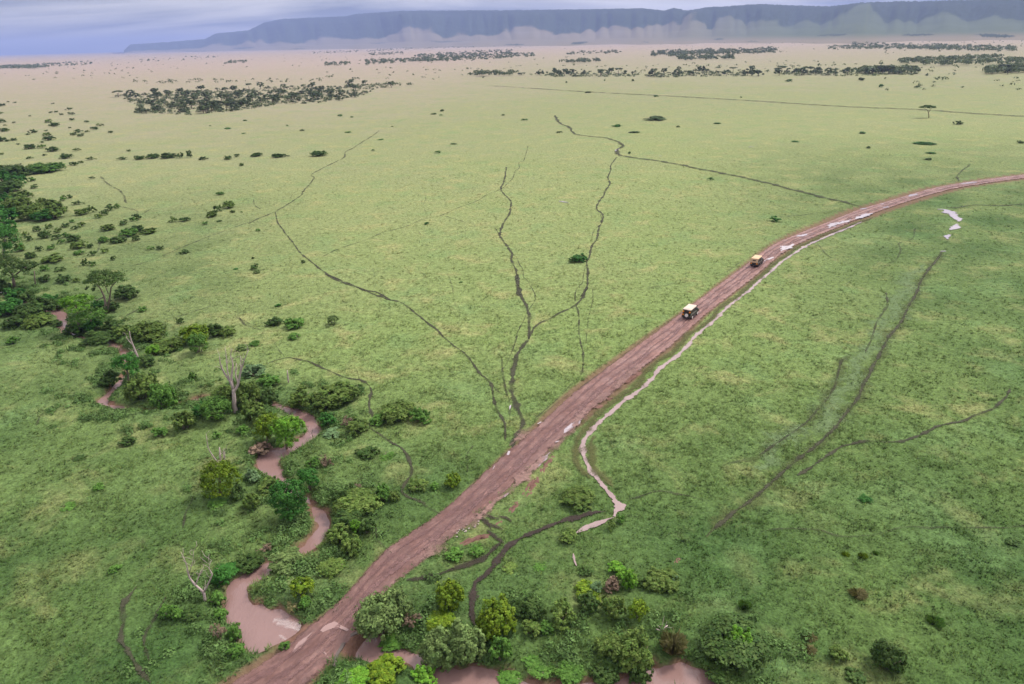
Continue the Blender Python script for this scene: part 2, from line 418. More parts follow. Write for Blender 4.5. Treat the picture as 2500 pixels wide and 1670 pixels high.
def leaf_mat(name, c1, c2, trans=0.12):
    s = NT(name); cc = s.n('ShaderNodeSeparateColor'); s.set(cc.inputs[0], s.attr('Col', 'Color'))
    oi = s.n('ShaderNodeObjectInfo')
    col = s.mix(cc.outputs[1], c1, c2)
    col = s.mix(1.0, col, s.rng(cc.outputs[0], 0, 1, 0.62, 1.66), 'MULTIPLY')
    col = s.mix(1.0, col, s.rng(oi.outputs['Random'], 0, 1, 0.85, 1.15), 'MULTIPLY')
    d = s.n('ShaderNodeBsdfPrincipled'); s.set(d.inputs['Base Color'], col); d.inputs['Roughness'].default_value = 0.55; d.inputs['Specular IOR Level'].default_value = 0.08
    t = s.n('ShaderNodeBsdfTranslucent'); s.set(t.inputs['Color'], s.mix(0.5, col, (0.25, 0.30, 0.05)))
    mixs = s.n('ShaderNodeMixShader'); mixs.inputs[0].default_value = trans
    s.t.links.new(d.outputs[0], mixs.inputs[1]); s.t.links.new(t.outputs[0], mixs.inputs[2])
    return s.done(mixs.outputs[0])
LEAF = {
    'ol': leaf_mat('olive_leaves', (0.050, 0.102, 0.018), (0.125, 0.168, 0.038)),
    'do': leaf_mat('dark_olive_leaves', (0.028, 0.066, 0.014), (0.066, 0.102, 0.025)),
    'dg': leaf_mat('deep_green_leaves', (0.022, 0.092, 0.014), (0.054, 0.150, 0.026)),
    'mg': leaf_mat('green_leaves', (0.046, 0.120, 0.018), (0.100, 0.190, 0.034)),
    'bg': leaf_mat('bright_green_leaves', (0.058, 0.172, 0.014), (0.140, 0.265, 0.028)),
    'yg': leaf_mat('yellow_green_leaves', (0.056, 0.124, 0.010), (0.160, 0.215, 0.016)),
    'gg': leaf_mat('grey_green_leaves', (0.070, 0.120, 0.034), (0.140, 0.190, 0.060)),
    'bl': leaf_mat('blue_green_leaves', (0.076, 0.142, 0.056), (0.128, 0.195, 0.085)),
    'br': leaf_mat('dry_brown_twigs', (0.120, 0.085, 0.055), (0.240, 0.165, 0.120)),
    'fa': leaf_mat('far_tree_leaves', (0.055, 0.085, 0.044), (0.110, 0.130, 0.062), 0.15),
    'hb': leaf_mat('bank_herbs', (0.055, 0.115, 0.026), (0.110, 0.175, 0.055)),
    'tu': leaf_mat('tussock_grass', (0.110, 0.115, 0.040), (0.250, 0.210, 0.100)),
}

# ------------------------------------------------------------------ ground
th_f = np.linspace(-0.97, 0.97, 560)
th_c = np.linspace(0.97, 2 * math.pi - 0.97, 62)[1:-1]
TH = np.concatenate([th_f, th_c])
RADII = np.concatenate([np.linspace(2, 28, 8), np.arange(30, 165, 0.42), 165 * 1.012 ** np.arange(0, 109), 606 * 1.06 ** np.arange(0, 67)])
T, R = np.meshgrid(TH, RADII)
X = R * np.sin(T); Y = R * np.cos(T)
Z = np.where(R < 1200, H(X, Y, hollow=True), 0.0)
def lush_vignette_amount(x, y):  # lush riverside grass, plus vignette darkening painted into the grass colour
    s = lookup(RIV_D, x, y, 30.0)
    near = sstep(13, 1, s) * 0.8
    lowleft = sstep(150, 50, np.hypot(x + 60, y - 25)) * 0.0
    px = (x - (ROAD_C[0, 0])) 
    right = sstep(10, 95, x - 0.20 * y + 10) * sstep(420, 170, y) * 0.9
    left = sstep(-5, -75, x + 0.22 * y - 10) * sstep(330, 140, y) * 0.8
    front = sstep(125, 50, y) * 0.9  # front, like right and left, mixes greener grass with painted edge darkening
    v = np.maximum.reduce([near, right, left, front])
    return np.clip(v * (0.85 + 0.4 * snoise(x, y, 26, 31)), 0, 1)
LU = lush_vignette_amount(X, Y)
sd_ = lookup(RIV_D, X, Y, 30.0); rdd = lookup(ROAD_D, X, Y, 30.0)
soil = sstep(0.45, -0.4, sd_ + 0.6 * snoise(X, Y, 3.2, 41)) * 0.95
soil = np.maximum(soil, sstep(0.5, -0.2, rdd) * 0.8)
nr, ncol = X.shape
V = np.column_stack([X.ravel(), Y.ravel(), Z.ravel()])
idx = np.arange(nr * ncol).reshape(nr, ncol)
nxt = np.roll(idx, -1, axis=1)
Fq = np.stack([idx[:-1], nxt[:-1], nxt[1:], idx[1:]], axis=-1).reshape(-1, 4)[:, ::-1]
me = mesh_np('ground', V, Fq, 4, {'lush_vignette': LU.ravel(), 'soil': soil.ravel()}, smooth=True)
add('ground', me, MAT_GROUND, kind='structure', label='green and straw coloured savanna grassland plain')

# ------------------------------------------------------------------ river water (flat sheet of cells)
wm = (RIV_D < 1.3)
ys, xs = np.where(wm[:-1, :-1] & wm[1:, :-1] & wm[:-1, 1:] & wm[1:, 1:])
key = {}; V = []; F = []
def vid(i, j):
    k = (i, j)
    if k not in key: key[k] = len(V); V.append((gx[j], gy[i], WATER_Z))
    return key[k]
for i, j in zip(ys, xs):
    F.append((vid(i, j), vid(i, j + 1), vid(i + 1, j + 1), vid(i + 1, j)))
river = add('river', pymesh('river', V, F), MAT_RIVER, kind='structure', label='muddy pinkish brown river winding between the bushes')

# ------------------------------------------------------------------ road and ribbons
ROAD_PROFILE = np.array([0, .06, .16, .24, .31, .40, .5, .58, .65, .72, .80, .90, 1.0])
RUTZ = np.array([-.16, .0, .05, -.03, .02, .07, .09, .07, .01, -.04, .04, .0, -.16])
L2, R2 = RD[:, 2:4], RD[:, 4:6]
wide = 0.55
dirv = (R2 - L2) / np.linalg.norm(R2 - L2, axis=1)[:, None]
L2 = L2 - dirv * wide; R2 = R2 + dirv * wide
along = np.concatenate([[0], np.cumsum(np.linalg.norm(np.diff(ROAD_C, axis=0), axis=1))])
VV = []; ed = []; ac = []; al = []
for k, t in enumerate(ROAD_PROFILE):
    p = L2 * (1 - t) + R2 * t
    z = H(p[:, 0], p[:, 1]) + RUTZ[k] + 0.05 + 0.025 * snoise(p[:, 0], p[:, 1], 2.2, 51) * (0 < t < 1)
    VV.append(np.column_stack([p, z])); ed.append(np.full(len(p), min(t, 1 - t) * 3.6)); ac.append(np.full(len(p), t)); al.append(along)
n = len(ROAD_C); m = len(ROAD_PROFILE)
V = np.stack(VV, axis=1).reshape(-1, 3)
idr = np.arange(n * m).reshape(n, m)
Fr = np.stack([idr[:-1, :-1], idr[:-1, 1:], idr[1:, 1:], idr[1:, :-1]], axis=-1).reshape(-1, 4)[:, ::-1]
st = lambda a: np.stack(a, axis=1).ravel()
me = mesh_np('road', V, Fr, 4, {'edge': np.clip(st(ed), 0, 1), 'across': st(ac), 'along': st(al)}, smooth=True)
add('road', me, MAT_ROAD, kind='structure', label='reddish pink earth road running diagonally across the plain')
def road_z(x, y):
    d = np.hypot(ROAD_C[:, 0] - x, ROAD_C[:, 1] - y); i = int(d.argmin())
    t = float(np.dot(np.array([x, y]) - L2[i], dirv[i]) / np.linalg.norm(R2[i] - L2[i]))
    return float(H(x, y)) + 0.05 + float(np.interp(t, ROAD_PROFILE, RUTZ))

CLEAR = []         # (points, half width) kept free of grass tufts
LIFT = [0.05]
def ribbon(name, pts3, hw, mat, strength=1.0, wob=0.25, lift=None, onroad=False, vary=False, **props):
    """pts3: world xy list. A strip lying on the ground"""
    P = catmull(np.column_stack([np.asarray(pts3)[:, :2], np.atleast_1d(hw) * np.ones(len(pts3))]), 0.6)
    r = np.hypot(P[:, 0], P[:, 1])
    keep = [0]; acc = 0.0
    for i in range(1, len(P)):
        acc += np.linalg.norm(P[i, :2] - P[i - 1, :2])
        if acc > max(0.5, r[i] * 0.006) or i == len(P) - 1: keep.append(i); acc = 0
    P = P[keep]; r = r[keep]
    t = np.gradient(P[:, :2], axis=0); t /= np.linalg.norm(t, axis=1)[:, None] + 1e-9
    nrm = np.column_stack([-t[:, 1], t[:, 0]])
    sx_ = np.cumsum(np.concatenate([[0], np.linalg.norm(np.diff(P[:, :2], axis=0), axis=1)]))
    ph = rng.uniform(0, 100)
    c = P[:, :2] + nrm * (wob * P[:, 2] * 1.2 * (np.sin(sx_ * 0.9 + ph) * 0.5 + np.sin(sx_ * 0.37 + ph * 2)))[:, None]
    w = P[:, 2] * (1 + 0.55 * np.sin(sx_ * 1.7 + ph * 3) * np.sin(sx_ * 0.6 + ph)) * rng.uniform(.75, 1.25, len(P))
    end = np.minimum(sx_, sx_[-1] - sx_); w = w * (0.25 + 0.75 * sstep(0, 3.0 * P[:, 2].mean() + 0.5, end))
    LIFT[0] += 0.0015
    lf = LIFT[0] if lift is None else lift
    rows = []; e = []
    for u in (-1.25, -0.6, 0.0, 0.6, 1.25):
        q = c + nrm * (w * u)[:, None]
        if onroad: z = np.array([road_z(a, b) for a, b in q]) + lf
        else: z = H(q[:, 0], q[:, 1]) + lf + np.maximum(0, r - 150) * 0.0003
        rows.append(np.column_stack([q, z])); e.append(np.full(len(q), 1 - abs(u) / 1.25))
    if onroad:
        zz = np.mean([a[:, 2] for a in rows], axis=0)
        for a in rows: a[:, 2] = np.maximum(a[:, 2], zz)
    V = np.stack(rows, axis=1).reshape(-1, 3); ii = np.arange(len(V)).reshape(len(P), 5)
    Fq = np.stack([ii[:-1, :-1], ii[:-1, 1:], ii[1:, 1:], ii[1:, :-1]], axis=-1).reshape(-1, 4)
    me = mesh_np(name, V, Fq, 4, {'edge': np.stack(e, axis=1).ravel(), 'strength': np.repeat(strength * np.clip((.72 if strength < .99 else .95) + .5 * (np.sin(sx_ * .45 + ph) * np.sin(sx_ * .17 + ph * 1.7) + .5 * np.sin(sx_ * 1.3 + ph * 2.3)) if vary else 1.0 + 0 * sx_, .2, 1), 5)}, smooth=True)
    CLEAR.append((c, w * 0.85))
    props.setdefault('kind', 'structure')
    return add(name, me, mat, **props)
def zl(spec):
    """'A 1,2 3,4 B 5,6' -> list of ground points"""
    outp = []; z = None
    for tok in spec.split():
        if ',' in tok:
            x, y = tok.split(','); outp.append(ground_at(*zpx(z, float(x), float(y))))
        else: z = tok
    return outp
TRAILS = [  # spec, half width (m), strength
 ('B 270,495 255,590 232,650 240,690 300,750 300,830 265,900 235,950 222,1010 250,1070 315,1155 305,1210 345,1280 355,1350 352,1410 375,1480 C 2075,60 2075,130 2100,210 2140,290 2160,370 2170,480 2165,560', .44, 1),
 ('C 2165,560 2110,630 2060,710 2040,800 2040,920 2055,1030 2085,1110 2110,1190 2090,1260 2060,1330 2045,1390', .78, 1),
 ('A 900,1180 1050,1110 1250,1045 1350,1000 1560,940 1680,890 1820,860 1950,800 2080,755 2150,710 2260,665 B 280,620 325,570 335,530 370,500 365,460 400,450 420,390 437,330', .30, .75),
 ('A 1820,865 1940,900 2050,930 2200,950 2250,1010', .26, .6),
 ('B 315,1155 350,1190 370,1240 400,1280 400,1330 440,1380 490,1470 480,1530 C 2160,340 2130,410 2080,500 2055,600 2020,690 1985,760 1960,790', .22, .7),
 ('C 1960,700 1960,790 1970,870 1990,950 2015,1020 2020,1100 2018,1200', .26, .6),
 ('B 1115,420 1070,480 1065,530 1045,570 1060,620 1020,690 1010,720 965,780 965,820 1005,860 1000,920 975,960 965,1040 920,1100 910,1170 880,1230 895,1290 885,1400 840,1490 D 735,0 700,70 650,140 550,190 430,250 340,300 310,350 290,400', .38, .95),
 ('D 650,150 670,220 665,330 680,420 700,500 695,620 680,680', .30, .85),
 ('D 680,680 600,760 500,860 330,1010', .22, .45),
 ('D 765,0 775,100 740,240 730,360 720,440', .18, .5),
 ('B 985,830 1000,920 940,980 920,1060', .2, .5),
 ('B 880,1240 860,1320 850,1380 805,1430 795,1520 D 640,40 640,120', .2, .55),
 ('A 1335,215 1260,270 1150,340 1075,380 1065,420 950,480 820,550 835,580 790,640 745,690 740,710 650,770 560,825 470,865 330,930', .45, .8),
 ('3 1960,490 1500,660 1290,750 1200,790 1000,850', .40, .65),
 ('A 370,740 385,790 430,820', .3, .6),
 ('A 660,750 665,710 700,680', .22, .45),
 ('A 540,840 555,910 600,980 640,1030 700,1110 750,1170 830,1230 930,1310 1050,1370 1200,1430 1310,1450 1400,1510 C 620,60 720,120 800,140 900,185 1000,200 1090,255 1190,280 1290,350 1370,420 1450,480 1580,600 1660,660 1740,750 1800,830 1870,890 1890,1000 1920,1100 1980,1190 1985,1260 1985,1330', .34, .95),
 ('C 1870,890 1930,960 1990,985', .2, .5),
 ('C 180,740 280,710 330,700 430,720 520,745 620,790 700,830 790,860 870,870 940,910 965,960 945,1040 950,1100 965,1160 940,1230', .36, 1),
 ('H 340,320 480,410 600,480 650,540 680,610 680,690 620,780 605,840 650,880 750,920 850,980 930,1020', .38, 1),
 ('C 0,445 60,470 120,490', .3, .7), ('C 210,570 250,640 300,690', .2, .5), ('C 850,790 870,870', .2, .5),
 ('H 1190,460 1140,530 1140,610 1135,690', .2, .5), ('H 395,1130 410,1230 470,1290 520,1340', .2, .7),
 ('6 1340,200 1450,170 1600,130 1800,170 1900,190', .28, .6), ('6 1380,290 1500,310 1600,360 1750,410', .24, .5),
 ('8 1560,920 1500,1020 1400,1130 1330,1290 E 1490,110 1440,210 1380,310 1300,410 1230,540 1180,650 1110,760 1075,860 1000,960 900,1080 750,1220 620,1330 480,1440 350,1550 F 230,190 130,260 0,370 6 1890,420', .40, .95),
 ('E 1290,40 1300,150 1220,270 1190,390 1130,510', .36, .65), ('E 1030,530 960,570 930,650 890,780 820,890 720,1000 600,1100 470,1190 350,1280 200,1330 40,1370', .30, .65),
 ('E 2240,780 2200,850 2100,940 1950,1000 1820,1040 1680,1070 1600,1110 1500,1160 1350,1190 1100,1190 950,1220 850,1290 700,1400 620,1450', .40, .95),
 ('F 2500,358 2348,360 2000,370 1600,375 1350,390 1200,430 1050,440 900,430 750,385 600,380 420,390 330,410', .22, .55),
 ('8 1530,495 1700,500 1850,475 2100,480 2348,465 2600,450', .55, .95), ('8 1720,250 1720,180 1840,80', .5, .7),
 ('8 1620,640 1330,690 1300,740 1280,800 1150,840 1170,900 1130,990 1000,1060', .35, .45), ('8 370,840 430,910 520,980 800,1050', .35, .45), ('8 0,590 300,560 700,520', .5, .5),
 ('G 860,1568 760,1420 690,1300 715,1220 700,1120 780,1010', .42, 1), ('G 860,1440 830,1300 890,1190 950,1070', .36, .95), ('G 1045,680 1060,590 1110,490', .24, .7), ('G 820,800 820,730', .24, .5), ('G 210,100 250,20', .3, .5),
 ('3 930,1280 970,1230 1060,1180', .4, .8), ('3 1270,1260 1500,1190 1700,1120', .3, .45), ('3 1830,1240 1880,1300 1960,1330', .35, .8),
 ('3 770,160 830,220 930,280 970,370', .5, .6), ('3 740,640 765,680 750,740', .4, .6), ('3 920,390 1040,420 1060,460 1160,410', .35, .55),
 ('B 1270,1440 1600,1380 1900,1320 2080,1210', .35, .35), ('D 330,1030 560,850 800,690 1000,530 1250,340 1450,200', .2, .45),
 ('4 1000,60 1050,80 1110,115', .3, .6), ('A 1610,950 1650,1020 1640,1080', .2, .4), ('A 1660,640 1690,730 1670,790 1700,850', .2, .35), ('C 1330,40 1420,110', .2, .45), ('A 1850,1300 1890,1400 1900,1480', .25, .35),
]
for spec, hw, stg in TRAILS:
    ribbon('animal_trail', zl(spec), hw * (.66 if np.hypot(*zl(spec)[0][:2]) < 260 else .85), MAT_TRAIL, min(1, stg * 1.05), vary=True, label='narrow dark animal trail trodden through the grass')
ribbon('muddy_track', zl('H 2270,1000 2100,1030 1900,1090 1750,1150 1600,1200 1530,1240 1460,1290 1400,1370 1340,1450 1270,1530 6 420,720 420,800 400,900 420,970 450,1020'), .36, MAT_MUD, 1)
ribbon('muddy_track', zl('H 640,1560 800,1535 1000,1480 1150,1440 1280,1380 1350,1310 1420,1250'), .36, MAT_MUD, .75)
for sp_ in ('H 1240,1010 1330,1050 1400,1060', 'H 1390,1040 1450,1050 1500,1085', 'H 1300,1090 1370,1120 1430,1150', 'H 1300,1150 1370,1210 1440,1260', 'H 1210,1030 1290,1090 1330,1160'):
    ribbon('muddy_track', zl(sp_), .3, MAT_MUD, .8)
ribbon('vehicle_track', zl('B 640,100 680,160 750,190 790,240 900,260 1010,270 1090,290 1160,330 1115,370 1140,405 1250,425 1500,460 1800,520 2100,580 2348,640 8 350,380 600,440 800,490'), 1.0, MAT_TRAIL, .75)
ribbon('vehicle_track', zl('2 -100,395 0,400 350,422 700,440 1100,463 1500,488 1860,503 2100,520 2348,535 2600,555'), 2.6, MAT_TRAIL, .6)
MAT_BELT = ribbon_mat('blue_green_grass', (0.115, 0.180, 0.078), (0.175, 0.235, 0.105), 0.5, gap=0.8, soft=1.0)
o = ribbon('grass_belt', zl('8 1380,1040 1280,1130 1200,1300 E 1400,100 1300,270 1220,400 1130,530 1050,640 970,780 900,900 800,1000 680,1090 520,1190 400,1290 280,1380'), 2.6, MAT_BELT, .6, lift=0.045, label='belt of blue green longer grass between two trails')
CLEAR.pop()
MAT_TRAMPLED = ribbon_mat('trampled_grass', (0.050, 0.075, 0.020), (0.100, 0.125, 0.040), 1.0, gap=0.6, soft=0.9)
for sp_ in ('8 1560,920 1500,1020 1400,1130 1330,1290 E 1490,110 1440,210 1380,310 1300,410 1230,540 1180,650 1110,760 1075,860 1000,960 900,1080 750,1220 620,1330 480,1440 350,1550 F 230,190 130,260 0,370 6 1890,420', 'E 1030,530 960,570 930,650 890,780 820,890 720,1000 600,1100 470,1190 350,1280 200,1330'):
    ribbon('sedge_belt', zl(sp_), 1.05, MAT_TRAMPLED, .75, vary=False, lift=0.042, label='soft green brown belt of trampled grass'); CLEAR.pop()
# dark sedge belt along the ditch
DITCH = '8 800,635 480,770 340,830 160,930 7 2348,370 2150,540 2000,670 1800,850 1600,1000 1340,1220 1000,1540 D 1560,380 1430,520 1300,620 1180,750 1000,890 860,1010 760,1100 705,1180 700,1270 740,1370 800,1450 860,1540 6 1240,110 1310,190'
ribbon('sedge_belt', zl('8 900,590 500,735 340,800 150,900 7 2240,380 2060,530 1900,690 1700,850 1500,1010 1240,1210 900,1540 D 1500,380 1380,500 1230,610 1110,740 930,890 790,1010 700,1100 640,1190 650,1290 690,1390 760,1470'), .8, MAT_REED, .8, label='belt of dark brownish sedge along the ditch')
ribbon('sedge_belt', zl('D 780,1140 745,1230 790,1370 860,1450 940,1540'), .9, MAT_REED, .75)
ribbon('ditch_water', zl(DITCH), .37, MAT_DITCH, 1, wob=0.15, lift=0.10, label='pale water filled ditch beside the earth road')
ribbon('ditch_water', zl('6 1300,185 1345,225 1310,262 1290,290'), 1.15, MAT_DITCH, 1, wob=0.2, lift=0.13, label='pale muddy pool where the ditch ends')
ribbon('ditch_water', zl('6 1300,300 1220,330 1140,360 1065,402'), .34, MAT_DITCH, 1, lift=0.12)
ribbon('ditch_water', zl('6 1040,530 1050,580 1062,610'), .22, MAT_DITCH, 1, lift=0.12)
PONDS = [('8 1530,520 1600,522 1650,545 1690,580 1700,630', 1.5), ('8 1700,655 1680,685 1660,715', 1.1), ('8 1650,760 1610,800', 1.3), ('8 1545,915 1590,912', 0.9),
         ('B 670,758 745,768', .9), ('B 2125,343 2165,343', 1.6), ('B 1975,750 1992,750', .7), ('B 1435,412 1455,413', 1.2), ('B 1105,378 1130,350', .8), ('C 2020,1065 2015,1100', .3),
         ('D 690,1010 620,1070 565,1125', .40), ('D 445,1270 370,1350 300,1415', .36), ('D 255,1455 215,1500', .3), ('D 520,1185 490,1195', .3), ('D 375,1035 345,1050', .3), ('D 130,1260 118,1290', .55),
         ('H 1470,850 1420,890', .3), ('H 1360,630 1345,660', .2)]
for sp_, hw in PONDS:
    ribbon('puddle', zl(sp_), hw, MAT_POND, 1, wob=0.3, lift=0.11, label='pale rain water lying in a hollow')
for sp_, hw in (('8 130,845 70,880 20,915', 1.1), ('8 690,615 600,645 520,668 480,695', .9), ('8 905,552 820,580 730,608', .8), ('8 775,513 855,507', 1.1), ('8 980,470 1010,463', .8), ('8 1005,505 1060,490', .8),
                ('8 1250,395 1330,370', .9), ('8 1735,270 1800,265 1895,256', 1.3), ('8 165,775 230,765 270,750', .8), ('7 2100,310 2250,220', .5), ('5 1235,1255 1300,1215 1380,1250', .8), ('5 1060,1380 1120,1320 1180,1260', .55), ('5 1230,1380 1260,1410', .45)):
    ribbon('puddle', zl(sp_), hw, MAT_POND if sp_[0] != '5' else MAT_SLUDGE, 1, wob=0.3, lift=0.03, onroad=True, label='rain puddle lying on the earth road')
MAT_MARGIN = ribbon_mat('mud_margin', (0.14, 0.072, 0.060), (0.30, 0.185, 0.155), 0.6, gap=2.2, rough=0.7, spec=0.3, soft=0.7)
for sp_, hw in (('D 1130,610 1000,720 880,820 760,930 640,1060 540,1160', .7), ('D 540,1160 420,1290 300,1420 200,1520 H 1380,900', .8), ('H 1380,900 1250,1020 1130,1110 1000,1220 850,1330 700,1450 600,1540', .9), ('D 330,1060 250,1130 150,1230', .8)):
    ribbon('mud_margin', zl(sp_), hw, MAT_MARGIN, .85, vary=True, label='strip of splashed pinkish mud along the road'); CLEAR.pop()
# wheel ruts on the road surface
for frac, st_ in ((.27, .55), (.56, .6), (.70, .75)):
    k = np.linspace(3, len(RD) - 60, 90).astype(int)
    pts = [RD[i, 2:4] * (1 - frac) + RD[i, 4:6] * frac for i in k]
    ribbon('wheel_rut', pts, .30, MAT_RUT, st_, wob=0.35, lift=0.02 + frac * 0.01, onroad=True, label='dark wheel rut pressed into the earth road')

# foam on the pool above the causeway, and the causeway's edge beams
s = NT('river_foam'); P = s.pos(); e = s.attr('edge')
v = s.math('ADD', s.math('MULTIPLY', e, 0.55), s.math('SUBTRACT', s.noise(P, 4.5, 5, 0.8, 2.0), 0.5))
tr = s.n('ShaderNodeBsdfTransparent'); mixs = s.n('ShaderNodeMixShader'); s.set(mixs.inputs[0], s.math('MULTIPLY', s.rng(v, 0.22, 0.75), 0.6))
s.t.links.new(tr.outputs[0], mixs.inputs[1]); s.t.links.new(s.pbr((0.62, 0.52, 0.50), 0.6), mixs.inputs[2])
MAT_FOAM = s.done(mixs.outputs[0])
def flat_ribbon(name, spec, hw, z, mat, parent=None, **props):
    P = []
    zz = None
    for tok in spec.split():
        if ',' in tok:
            a, b = tok.split(','); P.append(on_plane(*zpx(zz, float(a), float(b)), z)[:2])
        else: zz = tok
    P = catmull(P, 0.3); t = np.gradient(P, axis=0); t /= np.linalg.norm(t, axis=1)[:, None]; nn = np.column_stack([-t[:, 1], t[:, 0]])
    rows = [np.column_stack([P + nn * hw * u, np.full(len(P), z)]) for u in (-1, 0, 1)]
    V = np.stack(rows, axis=1).reshape(-1, 3); ii = np.arange(len(V)).reshape(len(P), 3)
    Fq = np.stack([ii[:-1, :-1], ii[:-1, 1:], ii[1:, 1:], ii[1:, :-1]], axis=-1).reshape(-1, 4)
    e = np.tile([0, 1, 0], len(P)).astype(float)
    return add(name, mesh_np(name, V, Fq, 4, {'edge': e, 'strength': np.ones(len(V))}), mat, parent, **props)
for k, (sp_, hw) in enumerate((('5 930,1172 1000,1180 1080,1204 1140,1222', .7), ('5 950,1192 1030,1208 1120,1240', .6), ('5 965,1265 1000,1290 1025,1310', .3), ('5 1000,1215 1060,1225 1110,1250', .25))):
    flat_ribbon('foam', sp_, hw, WATER_Z + 0.006 + 0.004 * k, MAT_FOAM, river)

def beam(name, pts, w, h, mat, **props):
    V = []; F = []
    P = catmull(pts, 0.5); t = np.gradient(P[:, :2], axis=0); t /= np.linalg.norm(t, axis=1)[:, None]
    for i in range(len(P)):
        nx, ny = -t[i, 1], t[i, 0]; j = 0.04 * math.sin(i * 2.1) + 0.03 * math.sin(i * 5.3)
        for a, b in ((-w / 2, -h), (w / 2, -h), (w / 2 * 0.9, 0), (-w / 2 * 0.9, 0)):
            V.append((P[i, 0] + nx * (a + j), P[i, 1] + ny * (a + j), P[i, 2] + b + (j if b == 0 else 0)))
    for i in range(len(P) - 1):
        for k in range(4): F.append((i * 4 + k, i * 4 + (k + 1) % 4, i * 4 + 4 + (k + 1) % 4, i * 4 + 4 + k))
    F.append((3, 2, 1, 0)); q = 4 * (len(P) - 1); F.append((q, q + 1, q + 2, q + 3))
    return add(name, pymesh(name, V, F, False), mat, **props)
def pts_at(spec, z):
    outp = []; zz = None
    for tok in spec.split():
        if ',' in tok:
            a, b = tok.split(','); outp.append(on_plane(*zpx(zz, float(a), float(b)), z))
        else: zz = tok
    return outp
beam('causeway_edge', pts_at('5 1445,1248 1385,1280 1345,1345 1315,1400 1306,1460', 0.05), .35, 1.6, MAT_CONCRETE, label='dark concrete edge on the downstream side of the river causeway', category='causeway edge')
beam('causeway_edge', pts_at('5 1150,1222 1110,1270 1060,1312 1000,1335', 0.0), .35, 1.6, MAT_CONCRETE, label='dark concrete edge beside the foaming pool at the causeway', category='causeway edge')

# ------------------------------------------------------------------ escarpment
SKY = [(300, 121), (319, 109), (383, 105), (500, 96), (527, 82.5), (607, 74.5), (644, 56), (687, 47), (847, 40), (868, 34.6), (985, 27), (1250, 25.5),
       (1383, 24), (1569, 21), (1623, 27), (1644, 20), (1676, 27), (1729, 18.6), (1782, 16), (1852, 10.6), (1942, 15), (2022, 17), (2102, 8), (2182, 5),
       (2262, 4), (2315, 2.7), (2500, -2), (2800, -10)]
DIST = [(300, 19000), (644, 14500), (985, 11500), (1250, 10000), (1676, 8600), (2100, 7600), (2500, 7000), (2800, 6800)]
azs, tops, dss = [], [], []
for (x, y) in SKY:
    d = ray(x, y); az = math.atan2(d[0], d[1]); D = np.interp(x, [a for a, b in DIST], [b for a, b in DIST])
    azs.append(az); dss.append(D); tops.append(CAM_H + D * d[2] / math.hypot(d[0], d[1]))
azs += [1.15, 1.7]; dss += [7000, 8000]; tops += [tops[-1], tops[-1] * 0.9]
AZ = np.concatenate([np.linspace(azs[0] - 0.012, 0.85, 900), np.linspace(0.85, 1.7, 80)[1:]])
TOP = np.interp(AZ, azs, tops); TOP[AZ < azs[0]] = 0.0
TOP = np.where(AZ < azs[1], TOP * sstep(azs[0] - 0.012, azs[1], AZ), TOP)
DD = np.interp(AZ, azs, dss)
TV = np.concatenate([np.linspace(0, 0.42, 16), np.linspace(0.42, 1.0, 46)[1:], np.array([1.06, 1.2, 1.5, 2.0])])
AA, TT = np.meshgrid(AZ, TV)
DB = np.broadcast_to(DD, AA.shape); TB = np.broadcast_to(TOP, AA.shape)
arc = AA * 9000
spur = snoise(arc, 0 * arc, 1500, 61) * 0.6 + snoise(arc, 0 * arc, 620, 62) * 0.4
W = 3600 * (1 + 0.35 * np.clip(spur, -1, 1))
prof = np.interp(TT, [0, .2, .42, .62, .74, .86, .95, 1.0, 2.0], [0, .035, .12, .30, .50, .78, .95, 1.0, 0.98])
dist = DB - W * (1 - np.clip(TT, 0, 1)) + np.clip(TT - 1, 0, 1) * 2500
mask_f = sstep(.2, .5, TT) * sstep(.97, .80, TT)
gul = snoise(arc + 160 * snoise(arc, TT * 500, 900, 66), TT * 200, 640, 63) * 0.7 + snoise(arc, TT * 300, 260, 64) * 0.3
ridge = np.abs(snoise(arc, TT * 60, 900, 71)) * 1.2 + 0.5 * np.abs(snoise(arc, TT * 120, 330, 72)); ridge = np.clip(ridge, 0, 1)
z = TB * prof * (1 + (0.12 * gul + 0.30 * (ridge - .35)) * mask_f) - 6 * (TT < 0.01)
forest = TT - 0.17 * (ridge - .35) + 0.04 * gul + 0.10 * snoise(arc, TT * 1500, 700, 65) + 0.035 * snoise(arc, TT * 900, 190, 67)
xpix = np.interp(AA, azs[:len(SKY)], [a for a, b in SKY])
thr = np.interp(xpix, [300, 700, 1000, 1300, 1600, 2500], [0.52, 0.58, 0.62, 0.60, 0.70, 0.70])
sw_ = np.interp(xpix, [300, 1200, 1700, 2500], [.10, .08, .05, .05]); fm = sstep(0, 1, (forest - thr + sw_) / (2 * sw_))
low = sstep(0.35, 0.5, snoise(arc, TT * 2600, 900, 68)) * sstep(0.05, 0.12, TT) * sstep(0.5, 0.35, TT)
valley = sstep(0.25, 0.6, -gul) * sstep(.3, .45, TT)
fm = np.maximum.reduce([fm, low * 0.8, sstep(.84, .92, TT)])
z = z + fm * rng.uniform(-1, 9, z.shape) * sstep(0, 60, TB)
dist = dist - 300 * (ridge - .3) * mask_f * sstep(.3, .6, TT)
xx = dist * np.sin(AA); yy = dist * np.cos(AA)
nr, ncol = AA.shape
V = np.column_stack([xx.ravel(), yy.ravel(), np.maximum(z, -8).ravel()])
idx = np.arange(nr * ncol).reshape(nr, ncol)
Fq = np.stack([idx[:-1, :-1], idx[:-1, 1:], idx[1:, 1:], idx[1:, :-1]], axis=-1).reshape(-1, 4)
s = NT('escarpment'); P = s.pos(); f = s.attr('forest')
n1 = s.noise(P, 0.006, 5, 0.6); n2 = s.noise(P, 0.03, 4, 0.7)
